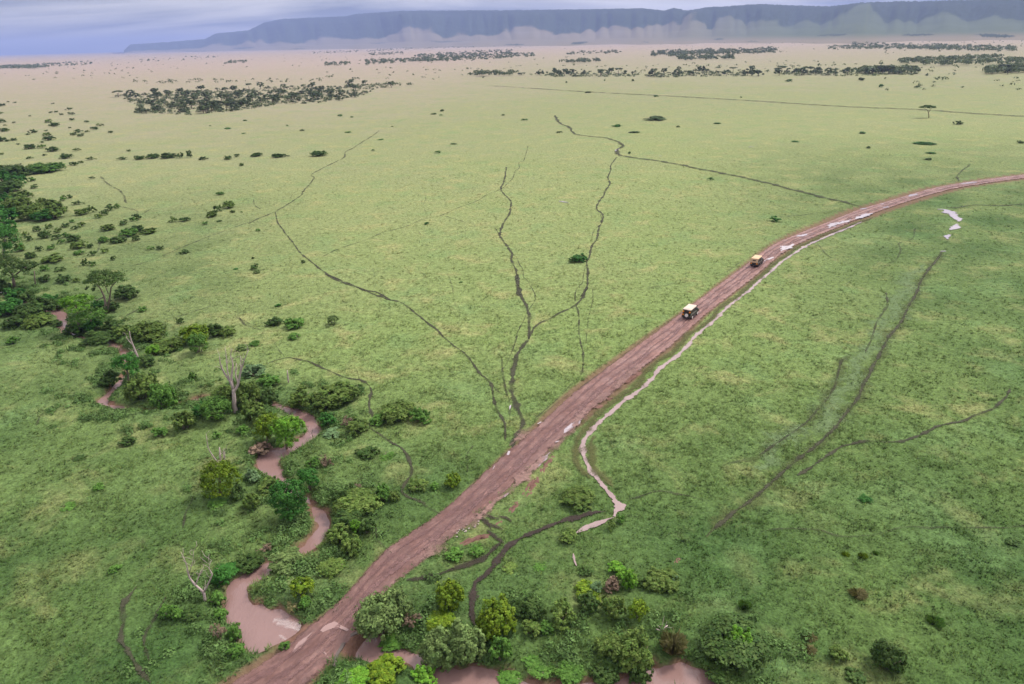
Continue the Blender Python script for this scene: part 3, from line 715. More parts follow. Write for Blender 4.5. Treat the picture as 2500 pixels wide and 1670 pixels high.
gcol = s.mix(n1, s.mix(s.attr('green'), (0.20, 0.160, 0.120), (0.105, 0.125, 0.066)), s.mix(s.attr('green'), (0.18, 0.16, 0.095), (0.070, 0.090, 0.044)))
fcol = s.mix(n2, (0.020, 0.034, 0.020), (0.050, 0.066, 0.034))
ff = s.rng(s.math('ADD', f, s.math('MULTIPLY', s.math('SUBTRACT', n2, 0.5), 0.9)), 0.3, 0.7)
MAT_ESC = s.done(s.pbr(s.mix(ff, gcol, fcol), 0.95, None, 0.05))
HILL_TOP = float(V[:, 2].max())
add('escarpment', mesh_np('escarpment', V, Fq, 4, {'forest': fm.ravel(), 'green': (sstep(1450, 2000, xpix) * sstep(.15, .45, TT)).ravel()}, smooth=False), MAT_ESC, kind='structure', label='long blue flat topped escarpment on the horizon')

# ------------------------------------------------------------------ foliage meshes
def clump_points(blobs, n, rg, shell=0.55):
    """leaf centres and outward directions on a set of ellipsoid blobs, each broken into small clumps"""
    blobs = np.asarray(blobs, float)
    wgt = (blobs[:, 3] * blobs[:, 4] + blobs[:, 3] * blobs[:, 5]); wgt /= wgt.sum()
    C = []; D = []; ids = []
    cid = 0
    for b, w in zip(blobs, wgt):
        m = max(8, int(n * w)); nc = max(5, int(m / 26))
        d = rg.normal(size=(nc, 3)); d /= np.linalg.norm(d, axis=1)[:, None]
        d[:, 2] = np.where(d[:, 2] < -0.45, -d[:, 2], d[:, 2])
        rad = shell + (1 - shell) * rg.random(nc) ** 0.6
        rad = np.where(rg.random(nc) < .16, rad * rg.uniform(1.02, 1.28, nc), rad)
        cc = d * rad[:, None]
        own = rg.integers(0, nc, m)
        off = rg.normal(size=(m, 3)); off /= np.linalg.norm(off, axis=1)[:, None]; off *= (0.24 * rg.random(m) ** 0.4)[:, None]
        p = cc[own] + off
        C.append(b[:3] + p * b[3:6]); dd = d[own] * 0.7 + off / 0.24 * 0.8
        D.append(dd); ids.append(own + cid); cid += nc
    C = np.vstack(C); D = np.vstack(D); ids = np.concatenate(ids)
    return C, D / (np.linalg.norm(D, axis=1)[:, None] + 1e-9), ids, cid
def leaves(C, D, size, rg, ids=None, nid=1, narrow=0.55, zmin=0.0):
    n = len(C)
    nm = D + rg.normal(size=(n, 3)) * 0.34 + np.array([0, 0, 0.22]); nm /= np.linalg.norm(nm, axis=1)[:, None]
    a = np.cross(nm, rg.normal(size=(n, 3))); a /= np.linalg.norm(a, axis=1)[:, None]; b = np.cross(nm, a)
    s = size * (0.55 + 0.9 * rg.random(n) ** 2 + 0.35 * rg.random(n))
    C = C.copy(); C[:, 2] = np.maximum(C[:, 2], zmin + s * 0.3)
    V = np.stack([C - a * s[:, None], C - b * (s * narrow)[:, None], C + a * s[:, None], C + b * (s * narrow)[:, None]], axis=1).reshape(-1, 3)
    V[:, 2] = np.maximum(V[:, 2], zmin)
    F = np.arange(4 * n).reshape(n, 4)
    cl = rg.random(nid)
    r = 0.55 * (cl[ids] if ids is not None else 0.5) + 0.45 * rg.random(n)
    g = np.clip(0.5 * rg.random(n) + 0.5 * (rg.random(nid)[ids] if ids is not None else 0.5), 0, 1)
    colr = np.repeat(np.column_stack([r, g, rg.random(n), np.ones(n)]), 4, axis=0)
    return V, F, colr
def foliage_mesh(name, blobs, n, size, seed, shell=0.55, narrow=0.55, zmin=0.0):
    rg = np.random.default_rng(seed)
    C, D, ids, nid = clump_points(blobs, n, rg, shell)
    V, F, c = leaves(C, D, size, rg, ids, nid, narrow, zmin)
    return mesh_np(name, V, F, 4, {'Col': c})
def shrub_blobs(kind, seed):
    """unit shrub: width 1 (x,y in -.5..+.5), height 1"""
    rg = np.random.default_rng(seed); B = []
    if kind == 'r':                       # dense round bush
        B.append((0, 0, .5, .44, .44, .48))
        for k in range(5):
            a = rg.uniform(0, 6.28); B.append((.24 * math.cos(a), .24 * math.sin(a), rg.uniform(.35, .72), .22, .22, .25))
    elif kind == 's':                     # sprawling shrub of several heads
        m = rg.integers(4, 7)
        for k in range(m):
            a = 6.28 * k / m + rg.uniform(-.4, .4); q = rg.uniform(.12, .30); hh = rg.uniform(.45, .95)
            B.append((q * math.cos(a), q * math.sin(a), hh * .5, rg.uniform(.17, .27), rg.uniform(.17, .27), hh * .5))
        B.append((0, 0, .38, .34, .34, .38))
    elif kind == 'l':                     # low spreading
        for k in range(6):
            a = rg.uniform(0, 6.28); q = rg.uniform(0, .32); B.append((q * math.cos(a) , q * .7 * math.sin(a), rg.uniform(.25, .5), .2, .2, rg.uniform(.3, .5)))
        B.append((0, 0, .3, .4, .32, .3))
    return B
SHAPES = {}
def shrub_mesh(kind, lod, i):
    k = (kind, lod, i)
    if k not in SHAPES:
        n, sz = {'h': (6500, .031), 'm': (2400, .046), 's': (560, .078)}[lod]
        if kind == 'd': me = foliage_mesh('foliage', shrub_blobs('s', 300 + i), int(n * .45), sz * 1.25, 400 + i, .25, .16)
        else: me = foliage_mesh('foliage', shrub_blobs(kind, 100 + i), n, sz, 200 + i, .62)
        me.materials.append(LEAF['ol']); SHAPES[k] = me
    return SHAPES[k]
# stems under a bush
def stems_mesh(i):
    rg = np.random.default_rng(900 + i); parts = []
    for k in range(7):
        a = rg.uniform(0, 6.28); q = rg.uniform(.15, .34); hh = rg.uniform(.4, .7)
        parts.append(tube([(0.05 * math.cos(a), .05 * math.sin(a), -.04), (q * .5 * math.cos(a), q * .5 * math.sin(a), hh * .5), (q * math.cos(a), q * math.sin(a), hh)], [.022, .016, .008], 5))
    me = pymesh('stem', *join_parts(parts)); me.materials.append(MAT_BARK); return me
STEMS = [stems_mesh(i) for i in range(3)]

def tussock_mesh(seed, n=420):
    rg = np.random.default_rng(seed)
    a = rg.uniform(0, 6.28, n); q = .16 * np.sqrt(rg.random(n)); lean = rg.uniform(.1, .5, n)
    base = np.column_stack([q * np.cos(a), q * np.sin(a), np.zeros(n)])
    hh = rg.uniform(.55, 1.0, n); d = np.column_stack([np.cos(a), np.sin(a)])
    mid = base + np.column_stack([d * (lean * .4)[:, None], hh * .7]); tip = base + np.column_stack([d * (lean)[:, None], hh * rg.uniform(.55, 1.0, n)])
    sd = np.column_stack([-d[:, 1], d[:, 0], np.zeros(n)]) * .022
    V = np.stack([base - sd, base + sd, mid + sd, tip], axis=1).reshape(-1, 3)
    c = np.repeat(np.column_stack([rg.random(n), rg.random(n), rg.random(n), np.ones(n)]), 4, axis=0)
    me = mesh_np('tussock', V, np.arange(4 * n).reshape(n, 4), 4, {'Col': c}); me.materials.append(LEAF['tu']); return me
TUSS = [tussock_mesh(700 + i) for i in range(2)]

COUNT = [0]
def sorted_words(rows, ix, iy, iw):
    """for each row: size word, distance word, side word within its own group"""
    X_ = np.array([r[ix] for r in rows], float); Y_ = np.array([r[iy] for r in rows], float); W_ = np.array([r[iw] for r in rows], float)
    def ter(a, words):
        q1, q2 = np.quantile(a, 1 / 3), np.quantile(a, 2 / 3); return [words[0] if v <= q1 else words[2] if v > q2 else words[1] for v in a]
    return list(zip(ter(W_, ('small', 'middling', 'large')), ter(Y_, ('far', 'middle', 'near')), ter(X_, ('left', 'central', 'right'))))
def place_plant(z, cx, cy, w, h, kind, colr, label=None, group=None, cat=None, name=None):
    px, py = zpx(z, cx, cy); s_ = ZONES[z][2]; wp, hp = w / s_, h / s_
    p0 = on_plane(px, py, 0.4); k = ppm(p0)
    a = math.asin((CAM_H) / np.linalg.norm(p0 - CAM))
    wm_, hm = wp / k, hp / k
    hh = math.sqrt(max(hm ** 2 - (wm_ * math.sin(a)) ** 2, 0)) / math.cos(a)
    hh = min(max(hh, (0.12 if kind == 'l' else 0.34) * wm_), 1.25 * wm_)
    zg = 0.0
    for _ in range(3):
        p = on_plane(px, py, zg + hh * 0.48); zg = float(H(p[0], p[1]))
    COUNT[0] += 1; i = COUNT[0]
    rz = (i * 2.399) % 6.283
    wide_ = wm_ * 1.22; hh *= 1.08
    if kind == 'g':
        o = add(name or 'grass_tussock', TUSS[i % 2], LEAF[colr], label=label, group=group, category=cat or 'tussock')
        o.location = (p[0], p[1], zg - .02); o.scale = (wide_ * .95, wide_ * .95, hh); o.rotation_euler = (0, 0, rz); return o
    lod = 'h' if wp > 62 else ('m' if wp > 24 else 's')
    me = shrub_mesh(kind, lod, i % (5 if lod != 'h' else 6))
    nm = name or ('shrub' if wp < 90 or kind != 'r' else 'bush')
    if lod == 's':
        o = add(nm, me, LEAF[colr], label=label, group=group, category=cat or 'shrub')
        o.location = (p[0], p[1], zg - .04 * hh); o.scale = (wide_, wide_, hh * 1.03); o.rotation_euler = (0, 0, rz); return o
    o = empty(nm, (p[0], p[1], zg - .04 * hh), rz, label=label, group=group, category=cat or 'shrub')
    f_ = add('foliage', me, LEAF[colr], o); f_.scale = (wide_, wide_, hh * 1.03)
    st_ = add('stem', STEMS[i % 3], MAT_BARK, o); st_.scale = (wide_, wide_, hh)
    return o
# ------------------------------------------------------------------ named shrubs of the river bank, left of the road
PLANTS = [
 # zone, cx, cy, w, h, kind, colour, label
 ('4', 495, 130, 190, 120, 's', 'ol', 'wide olive shrub behind the leaning grey dead trunk'),
 ('4', 600, 215, 160, 90, 's', 'ol', 'low olive shrub between the small lime bush and the round green bush'),
 ('4', 765, 155, 160, 110, 's', 'yg', 'yellow tipped shrub rising behind the round green bush on the upper bank'),
 ('4', 778, 212, 100, 105, 'r', 'mg', 'round mid green bush in front of the yellow tipped shrub'),
 ('4', 525, 250, 75, 62, 'r', 'bg', 'small lime green bush right of the leaning dead trunk'),
 ('4', 485, 305, 90, 70, 's', 'do', 'dark olive shrub at the foot of the leaning dead trunk'),
 ('4', 265, 400, 110, 105, 's', 'do', 'dark brownish shrub hanging over the outer bank of the river loop'),
 ('4', 880, 130, 90, 75, 's', 'do', 'dark shrub right behind the yellow tipped shrub'),
 ('4', 950, 135, 100, 60, 's', 'ol', 'olive shrub at the right end of the upper bank row'),
 ('4', 455, 455, 160, 150, 's', 'ol', 'tall olive shrub on the left inside of the river loop'),
 ('4', 580, 500, 150, 170, 's', 'mg', 'tall green shrub on the inside of the river loop, above the brown water'),
 ('4', 1220, 78, 100, 55, 's', 'do', 'dark shrub alone on the slope above the tall dead tree'),
 ('4', 1335, 90, 120, 65, 's', 'mg', 'pale topped green shrub beside the dark shrub on the slope'),
 ('4', 1557, 75, 58, 50, 'r', 'gg', 'small grey green bush right of the shrub pair on the slope'),
 ('4', 1335, 162, 80, 40, 'l', 'mg', 'small low shrub below the shrub pair on the slope'),
 ('4', 1040, 228, 85, 42, 'l', 'gg', 'low grey green shrub just right of the dead tree top'),
 ('4', 1110, 207, 80, 36, 'l', 'mg', 'low leafy shrub strip right of the dead tree top'),
 ('4', 748, 395, 45, 50, 's', 'mg', 'small upright green shrub left of the dead tree crown'),
 ('4', 885, 590, 150, 125, 'r', 'mg', 'round leafy green bush at the foot of the tall dead tree'),
 ('4', 925, 500, 150, 130, 's', 'ol', 'olive shrub left behind the pale dead trunk'),
 ('4', 1060, 500, 150, 150, 's', 'ol', 'olive shrub right behind the pale dead trunk'),
 ('4', 1100, 595, 130, 140, 's', 'ol', 'yellowish olive shrub between dead trunk and the bright waterside tree'),
 ('4', 1185, 520, 120, 100, 's', 'do', 'dark olive shrub above the start of the visible river bend'),
 ('4', 1190, 412, 140, 80, 'l', 'mg', 'low green scrub left of the short grey stump'),
 ('4', 1110, 362, 130, 85, 'l', 'bl', 'blue green low scrub right of the dead tree limbs'),
 ('4', 1370, 515, 140, 120, 's', 'ol', 'olive shrub overhanging the right bank of the upper river bend'),
 ('4', 1500, 545, 120, 100, 's', 'ol', 'olive shrub left in front of the broad brownish shrub'),
 ('4', 1575, 492, 230, 135, 's', 'ol', 'broad brownish olive shrub right of the upper river bend'),
 ('4', 1695, 470, 110, 60, 's', 'do', 'dark end shrub reaching to the curved trail'),
 ('4', 1130, 780, 125, 95, 's', 'br', 'bare brown shrub overhanging the water left of the bright tree'),
 ('4', 1545, 718, 115, 65, 'l', 'bl', 'pale blue green cushion shrub right of the river bend'),
 ('4', 1530, 640, 95, 85, 's', 'dg', 'deep green shrub above the pale cushion shrub'),
 ('4', 1640, 648, 80, 70, 'd', 'br', 'brown dry shrub right of the deep green shrub'),
 ('4', 1700, 682, 140, 90, 's', 'ol', 'olive shrub left of the trail gap'),
 ('4', 1915, 590, 210, 130, 's', 'ol', 'large olive shrub right of the trail gap'),
 ('4', 1810, 640, 110, 70, 'l', 'mg', 'low green shrub in the left front of the large olive shrub'),
 ('4', 2060, 620, 115, 90, 's', 'mg', 'green shrub at the right end of the large olive shrub'),
 ('4', 700, 650, 130, 110, 's', 'ol', 'olive shrub left of the round leafy bush by the dead tree'),
 ('4', 790, 592, 90, 85, 's', 'dg', 'dark green shrub squeezed left of the round leafy bush'),
 ('4', 565, 712, 85, 62, 's', 'mg', 'small green shrub on open grass left of the olive bank shrub'),
 ('4', 380, 765, 95, 58, 's', 'do', 'dark green shrub alone on open grass below the river loop'),
 ('4', 1030, 702, 90, 62, 'l', 'mg', 'small green shrub in front of the yellowish olive shrub'),
 ('4', 890, 732, 50, 42, 's', 'mg', 'tiny green shrub above the dead branches of the golden bush'),
 ('4', 905, 1112, 160, 90, 'l', 'mg', 'dark green skirt of scrub below the golden bush'),
 ('4', 1000, 1060, 90, 90, 'l', 'do', 'low dark shrub at the right foot of the golden bush'),
 ('4', 1090, 1115, 85, 90, 's', 'ol', 'olive shrub left of the big deep green tree'),
 ('4', 1190, 1020, 140, 90, 's', 'ol', 'olive scrub on the left bank above the big deep green tree'),
 ('4', 1090, 960, 100, 80, 'l', 'bl', 'blue green scrub left of the middle river bend'),
 ('4', 1748, 832, 130, 72, 's', 'do', 'dark shrub on open grass between river and curved trail'),
 ('4', 1862, 852, 95, 52, 'l', 'mg', 'low green shrub right of the dark shrub by the curved trail'),
 ('4', 1515, 885, 75, 75, 'd', 'br', 'pale brown leafless shrub right of the middle river bend'),
 ('4', 1440, 890, 85, 62, 's', 'mg', 'green shrub left of the pale leafless shrub'),
 ('4', 1690, 1110, 260, 135, 's', 'ol', 'big brown olive shrub right of the lower river bend'),
 ('4', 1590, 1090, 110, 110, 's', 'do', 'dark olive shrub at the left of the big brown olive shrub'),
 ('4', 1840, 1062, 90, 125, 's', 'mg', 'upright green shrub with yellow top above the big olive shrub'),
 ('4', 1905, 1082, 70, 65, 's', 'ol', 'small olive shrub right of the yellow topped shrub'),
 ('4', 1648, 1032, 55, 52, 's', 'do', 'small dark shrub behind the big brown olive shrub'),
 ('4', 1702, 1022, 42, 42, 'd', 'br', 'small grey dead shrub behind the big brown olive shrub'),
 ('4', 2040, 1012, 125, 82, 's', 'ol', 'olive shrub left of the pair beside the red road'),
 ('4', 2240, 992, 90, 90, 's', 'yg', 'yellow green shrub nearest the left edge of the road'),
 ('4', 2140, 1022, 65, 50, 'l', 'mg', 'small green shrub between the roadside pair'),
 ('5', 790, 435, 90, 110, 's', 'ol', 'olive shrub standing left against the deep green tree'),
 ('5', 1005, 805, 220, 130, 's', 'gg', 'pale grey green shrub above the narrow water below the trees'),
 ('5', 1000, 890, 130, 60, 'l', 'mg', 'low green fringe under the pale grey green shrub'),
 ('5', 1290, 842, 170, 110, 's', 'ol', 'olive shrub on grass right of the pale grey green shrub'),
 ('5', 1105, 980, 130, 120, 'r', 'yg', 'bright yellow green bush on the point above the pool'),
 ('5', 1130, 1062, 95, 80, 'l', 'mg', 'leafy green scrub under the bright bush on the point'),
 ('5', 1040, 1085, 85, 85, 'd', 'tu', 'straw coloured shrub left under the bright bush on the point'),
 ('5', 640, 850, 170, 100, 'l', 'dg', 'deep green low scrub on the bank above the pool neck'),
 ('5', 770, 812, 170, 90, 's', 'do', 'dark olive shrub on the bank left of the pale grey green shrub'),
 ('5', 880, 722, 85, 42, 'd', 'br', 'small patch of brown dry twigs above the dark bank shrub'),
 ('5', 600, 905, 110, 140, 's', 'dg', 'deep green shrub right behind the forked dead tree'),
 ('5', 585, 1035, 115, 105, 'l', 'mg', 'green scrub on the left shore of the pool neck'),
 ('5', 600, 1130, 100, 90, 'l', 'mg', 'green scrub on the left shore below the forked dead tree'),
 ('5', 420, 1132, 125, 92, 's', 'do', 'dark olive shrub left of the pool shore scrub'),
 ('5', 260, 1120, 100, 85, 'l', 'mg', 'leafy low green shrub by the left hand trail'),
 ('5', 590, 1235, 90, 110, 'd', 'br', 'brown dead scrub on the earth bank left of the pool'),
 ('5', 690, 1250, 120, 130, 'l', 'mg', 'green scrub on the left shore of the wide pool'),
 ('5', 700, 1350, 120, 100, 'l', 'mg', 'green scrub at the lower left corner of the wide pool'),
 ('5', 1000, 1330, 70, 60, 'l', 'mg', 'small green tuft at the pool edge by the causeway'),
 ('5', 1380, 550, 190, 120, 's', 'do', 'dark olive shrub right of the lower river bend, behind the bright sprig'),
 ('5', 1440, 590, 75, 100, 's', 'bg', 'bright green sprig shrub right of the lower river bend'),
 ('5', 1330, 640, 150, 120, 's', 'ol', 'olive shrub on the right shore of the lower river bend'),
 ('5', 1415, 705, 140, 130, 's', 'ol', 'round olive shrub right in front of the bright sprig shrub'),
 ('5', 1510, 590, 100, 110, 's', 'do', 'dark shrub right of the bright sprig shrub'),
 # right of the road and foreground
 ('5', 1575, 1145, 250, 250, 'r', 'gg', 'big grey green bush right beside the causeway'),
 ('5', 1690, 1080, 170, 190, 's', 'gg', 'grey green shrub right behind the big causeway bush'),
 ('5', 1780, 1160, 120, 110, 'd', 'br', 'pinkish brown twiggy shrub right of the causeway bush'),
 ('5', 1690, 1285, 200, 80, 'l', 'mg', 'green scrub on the shore under the causeway bush'),
 ('5', 1430, 1530, 190, 130, 's', 'bg', 'bright green bush at the bottom edge below the right hand pool'),
 ('5', 1620, 1470, 230, 150, 's', 'yg', 'yellow green bush in front of the right hand pool'),
 ('5', 1860, 1510, 150, 130, 's', 'bg', 'bright green bush at the bottom edge left of the lower pool'),
 ('6', 260, 790, 190, 190, 's', 'yg', 'yellow green bush left of the dark muddy track'),
 ('6', 560, 935, 240, 235, 's', 'yg', 'tall golden green bush right of the dark muddy track'),
 ('6', 190, 945, 190, 120, 's', 'yg', 'yellow green shrub behind the huge grey green bush'),
 ('6', 175, 1110, 230, 240, 's', 'gg', 'left half of the huge grey green bush over the lower pool'),
 ('6', 350, 1090, 230, 250, 's', 'gg', 'right half of the huge grey green bush over the lower pool'),
 ('6', 580, 1135, 155, 160, 's', 'mg', 'mid green bush between golden bush and lower pool'),
 ('6', 770, 870, 180, 150, 's', 'do', 'dark olive shrub right of the golden green bush'),
 ('6', 775, 995, 120, 105, 's', 'ol', 'olive shrub above the small hidden puddle'),
 ('6', 870, 995, 110, 90, 's', 'mg', 'green leafy shrub at the right of the small hidden puddle'),
 ('6', 975, 905, 160, 155, 's', 'ol', 'olive shrub in the middle of the right hand thicket'),
 ('6', 1140, 760, 170, 120, 's', 'yg', 'golden olive shrub at the top of the right hand thicket'),
 ('6', 1180, 745, 85, 85, 's', 'bl', 'blue green shrub set within the golden olive shrub'),
 ('6', 1325, 620, 120, 90, 's', 'bg', 'bright green shrub at the very top of the right hand thicket'),
 ('6', 1395, 685, 115, 140, 's', 'bg', 'bright green taller shrub just below the topmost bright shrub'),
 ('6', 1290, 720, 100, 90, 's', 'br', 'brownish shrub between golden olive and bright green shrubs'),
 ('6', 1140, 835, 140, 130, 's', 'do', 'dark olive shrub below the golden olive shrub'),
 ('6', 1290, 862, 150, 150, 's', 'ol', 'olive shrub left of the small lime bush in the thicket'),
 ('6', 1455, 890, 110, 122, 'r', 'yg', 'small lime yellow bush at the right of the thicket'),
 ('6', 1610, 695, 230, 150, 's', 'ol', 'wide olive shrub at the right end of the thicket'),
 ('6', 1510, 705, 100, 80, 's', 'do', 'dark shrub linking the thicket with the wide olive shrub'),
 ('6', 1690, 695, 62, 65, 's', 'bl', 'blue green sprig on the wide olive shrub'),
 ('6', 1070, 160, 220, 140, 's', 'ol', 'olive shrub alone on grass left of the pale ditch'),
 ('6', 1010, 415, 110, 85, 's', 'ol', 'brownish olive shrub at the end of the ditch branch'),
 ('6', 640, 612, 120, 70, 'l', 'ol', 'low olive shrub right of the dark muddy track'),
 ('6', 830, 610, 100, 50, 'l', 'mg', 'low green scrub patch right of the low olive shrub'),
 ('6', 285, 530, 125, 75, 's', 'mg', 'green shrub left below the red earth heap'),
 ('6', 425, 502, 105, 66, 's', 'mg', 'green shrub right below the red earth heap'),
 ('6', 1345, 300, 60, 75, 's', 'mg', 'small dark green shrub at the pool where the ditch ends'),
 ('6', 1285, 345, 62, 60, 's', 'ol', 'small olive shrub below the pool where the ditch ends'),
 ('6', 1120, 632, 95, 60, 's', 'do', 'dark olive shrub at the left end of the ditch runnel'),
 ('6', 1680, 1095, 135, 150, 'g', 'tu', 'tall brown grass tussock on the bank above the right hand pool'),
 ('6', 2050, 1090, 370, 270, 'r', 'do', 'big dark olive bush right of the tall brown tussock'),
 ('6', 2095, 1075, 150, 190, 's', 'bg', 'bright green climber bush growing through the big dark bush'),
 ('6', 2010, 1265, 260, 120, 's', 'do', 'dark green scrub under the big dark olive bush'),
 ('6', 1290, 1110, 200, 170, 's', 'ol', 'brown olive shrub at the upper left of the bottom thicket'),
 ('6', 1430, 1140, 220, 230, 's', 'ol', 'large brown olive bush in the middle of the bottom thicket'),
 ('6', 1470, 1280, 150, 150, 's', 'do', 'dark shrub left of the right hand pool at the bottom'),
 ('6', 1240, 1285, 170, 140, 's', 'do', 'dark green shrub at the bottom of the bottom thicket'),
 ('6', 1020, 1265, 200, 150, 's', 'mg', 'green bush on the bottom edge left of the bottom thicket'),
 ('6', 830, 1240, 200, 130, 'l', 'mg', 'leafy green scrub right of the lower pool'),
 ('6', 640, 1275, 200, 90, 'l', 'mg', 'green scrub fringe on the shore of the lower pool'),
 ('6', 1480, 1082, 62, 60, 's', 'bg', 'small bright green shrub on the large brown olive bush'),
 ('6', 2140, 852, 62, 60, 'g', 'mg', 'small green tussock on grass above the big dark bush'),
 ('F', 1135, 148, 100, 58, 's', 'dg', 'small dark shrub alone on the right hand meadow'),
 ('F', 1080, 872, 120, 78, 'g', 'tu', 'pale arching grass tussock on the lower right meadow'),
 ('F', 205, 968, 62, 60, 'g', 'mg', 'small dark tussock left of the pale arching tussock'),
 ('F', 1670, 1082, 110, 80, 'g', 'mg', 'dark green tussock in the dim lower right meadow'),
 ('F', 705, 1205, 95, 52, 'g', 'tu', 'brown tussock right above another, beside the big dark bush'),
 ('F', 705, 1300, 95, 62, 'g', 'tu', 'brown tussock below its twin, beside the big dark bush'),
 ('F', 930, 1325, 140, 125, 's', 'ol', 'olive shrub right of the two brown tussocks'),
 ('F', 1320, 1345, 240, 240, 's', 'do', 'dark olive bush near the lower right corner'),
 ('F', 1070, 1512, 170, 120, 's', 'do', 'dark bush on the bottom edge left of the corner bush'),
 ('F', 2265, 475, 110, 66, 's', 'do', 'dark shrub close to the right edge below the thin trail'),
 ('F', 985, 572, 55, 36, 'g', 'yg', 'left one of three yellow green tufts on the meadow'),
 ('F', 1115, 582, 62, 42, 'g', 'yg', 'middle one of three yellow green tufts on the meadow'),
 ('F', 1215, 562, 42, 30, 'g', 'mg', 'right one of three tufts on the meadow'),
 ('G', 565, 440, 75, 45, 'l', 'mg', 'flat bright green herb patch on the left meadow'),
 ('G', 385, 555, 90, 42, 'l', 'mg', 'flat green herb patch left below the bright patch'),
 ('G', 655, 905, 75, 52, 'l', 'mg', 'green herb patch left of the left hand trails'),
 ('G', 450, 275, 85, 36, 'l', 'do', 'dark low scrub on the left meadow below the river loop'),
 ('G', 985, 1155, 100, 100, 'l', 'mg', 'leafy shrub beside the right one of the left hand trails'),
 # open plain
 ('B', 820, 1190, 140, 55, 's', 'dg', 'dark green shrub beside the right hand trail in mid plain'),
 ('B', 1400, 120, 190, 30, 'l', 'do', 'wide flat dark thicket alone on the upper plain'),
 ('B', 1830, 583, 50, 22, 'l', 'dg', 'small dark shrub below the straight vehicle track'),
 ('B', 2325, 890, 75, 42, 's', 'dg', 'dark shrub left of the road beyond the farther vehicle'),
 ('B', 1210, 385, 22, 18, 's', 'dg', 'tiny dark shrub right of the vehicle track bend'),
 ('A', 1700, 922, 48, 22, 'l', 'dg', 'small dark shrub below the long diagonal trail'),
 ('A', 1775, 378, 48, 20, 'l', 'dg', 'small dark shrub alone in the upper middle plain'),
 ('A', 750, 1215, 45, 25, 'l', 'do', 'small brownish shrub left of the trail bend in mid plain'),
 ('A', 380, 1255, 70, 45, 's', 'do', 'dark upper shrub of a pair left of the long trail'),
 ('A', 400, 1288, 70, 35, 'l', 'gg', 'grey green lower shrub of a pair left of the long trail'),
 ('A', 565, 1550, 60, 30, 'l', 'dg', 'small dark shrub above the shrub pair on the slope'),
 ('A', 180, 780, 95, 58, 's', 'ol', 'olive shrub upper right in the little group by the knoll'),
 ('A', 95, 808, 70, 50, 's', 'do', 'dark shrub in the middle of the little group by the knoll'),
 ('A', 55, 850, 80, 52, 's', 'ol', 'olive shrub lowest in the little group by the knoll'),
 ('2', 2048, 562, 42, 17, 's', 'do', 'dark low shrub right below the lone flat topped tree'),
 ('3', 960, 1042, 190, 110, 's', 'do', 'dark olive shrub right of the umbrella tree trunk'),
 ('3', 1090, 1172, 72, 46, 's', 'mg', 'green shrub right of the umbrella tree, by a short dark gully'),
 ('3', 420, 1285, 110, 60, 's', 'do', 'very dark shrub on the cut bank left of the bright crowned tree'),
 ('3', 90, 1412, 85, 62, 's', 'mg', 'small green shrub left of the river at the left edge'),
 ('3', 1380, 1262, 62, 46, 's', 'do', 'small dark shrub on the slope right of the bright crowned tree'),
]
for row in PLANTS:
    place_plant(*row[:7], label=row[7])

# clumped scrub under the trees on the far left bank
rows = [(60, 1150, 190, 130, 's', 'dg'), (250, 1180, 250, 150, 's', 'do'), (110, 1060, 150, 110, 's', 'dg'), (100, 1270, 160, 90, 's', 'do'), (285, 1262, 190, 90, 's', 'ol'),
            (440, 1110, 130, 90, 's', 'do'), (350, 1090, 150, 90, 's', 'dg'), (750, 1390, 230, 100, 's', 'do'), (560, 1330, 150, 120, 's', 'do'), (860, 1290, 140, 80, 's', 'do'), (930, 1340, 120, 90, 's', 'ol'),
            (700, 1290, 150, 100, 's', 'dg'), (850, 1150, 120, 80, 's', 'do'), (760, 1140, 110, 80, 's', 'dg'), (20, 1010, 130, 110, 's', 'do'), (200, 1050, 130, 90, 's', 'do')]
for row, wd in zip(rows, sorted_words(rows, 0, 1, 2)):
    place_plant('3', row[0], row[1], row[2] * 1.04, row[3] * 1.05, *row[4:], label=f'{wd[0]} dark scrub under left bank trees, {wd[1]} {wd[2]} part of the scrub', group='scrub under the left bank trees')
rows = [(120, 370, 210, 120, 's', 'ol'), (250, 420, 190, 120, 's', 'ol'), (380, 380, 170, 110, 's', 'ol'), (420, 440, 160, 80, 's', 'ol'), (60, 450, 160, 120, 's', 'dg'), (150, 300, 150, 70, 's', 'ol'), (320, 460, 150, 80, 's', 'dg'),
            (80, 110, 210, 100, 's', 'do'), (60, 230, 190, 90, 's', 'do'), (110, 180, 150, 80, 's', 'dg'), (20, 330, 120, 100, 's', 'dg'), (40, 560, 150, 110, 's', 'dg'), (170, 120, 120, 60, 's', 'do'), (20, 160, 110, 80, 's', 'dg')]
for row, wd in zip(rows, sorted_words(rows, 0, 1, 2)):
    place_plant('3', row[0], row[1], row[2] * 1.04, row[3] * 1.05, *row[4:], label=f'{wd[0]} olive bush in the {wd[1]} {wd[2]} part of the left edge thicket', group='bushes of the left edge thicket')
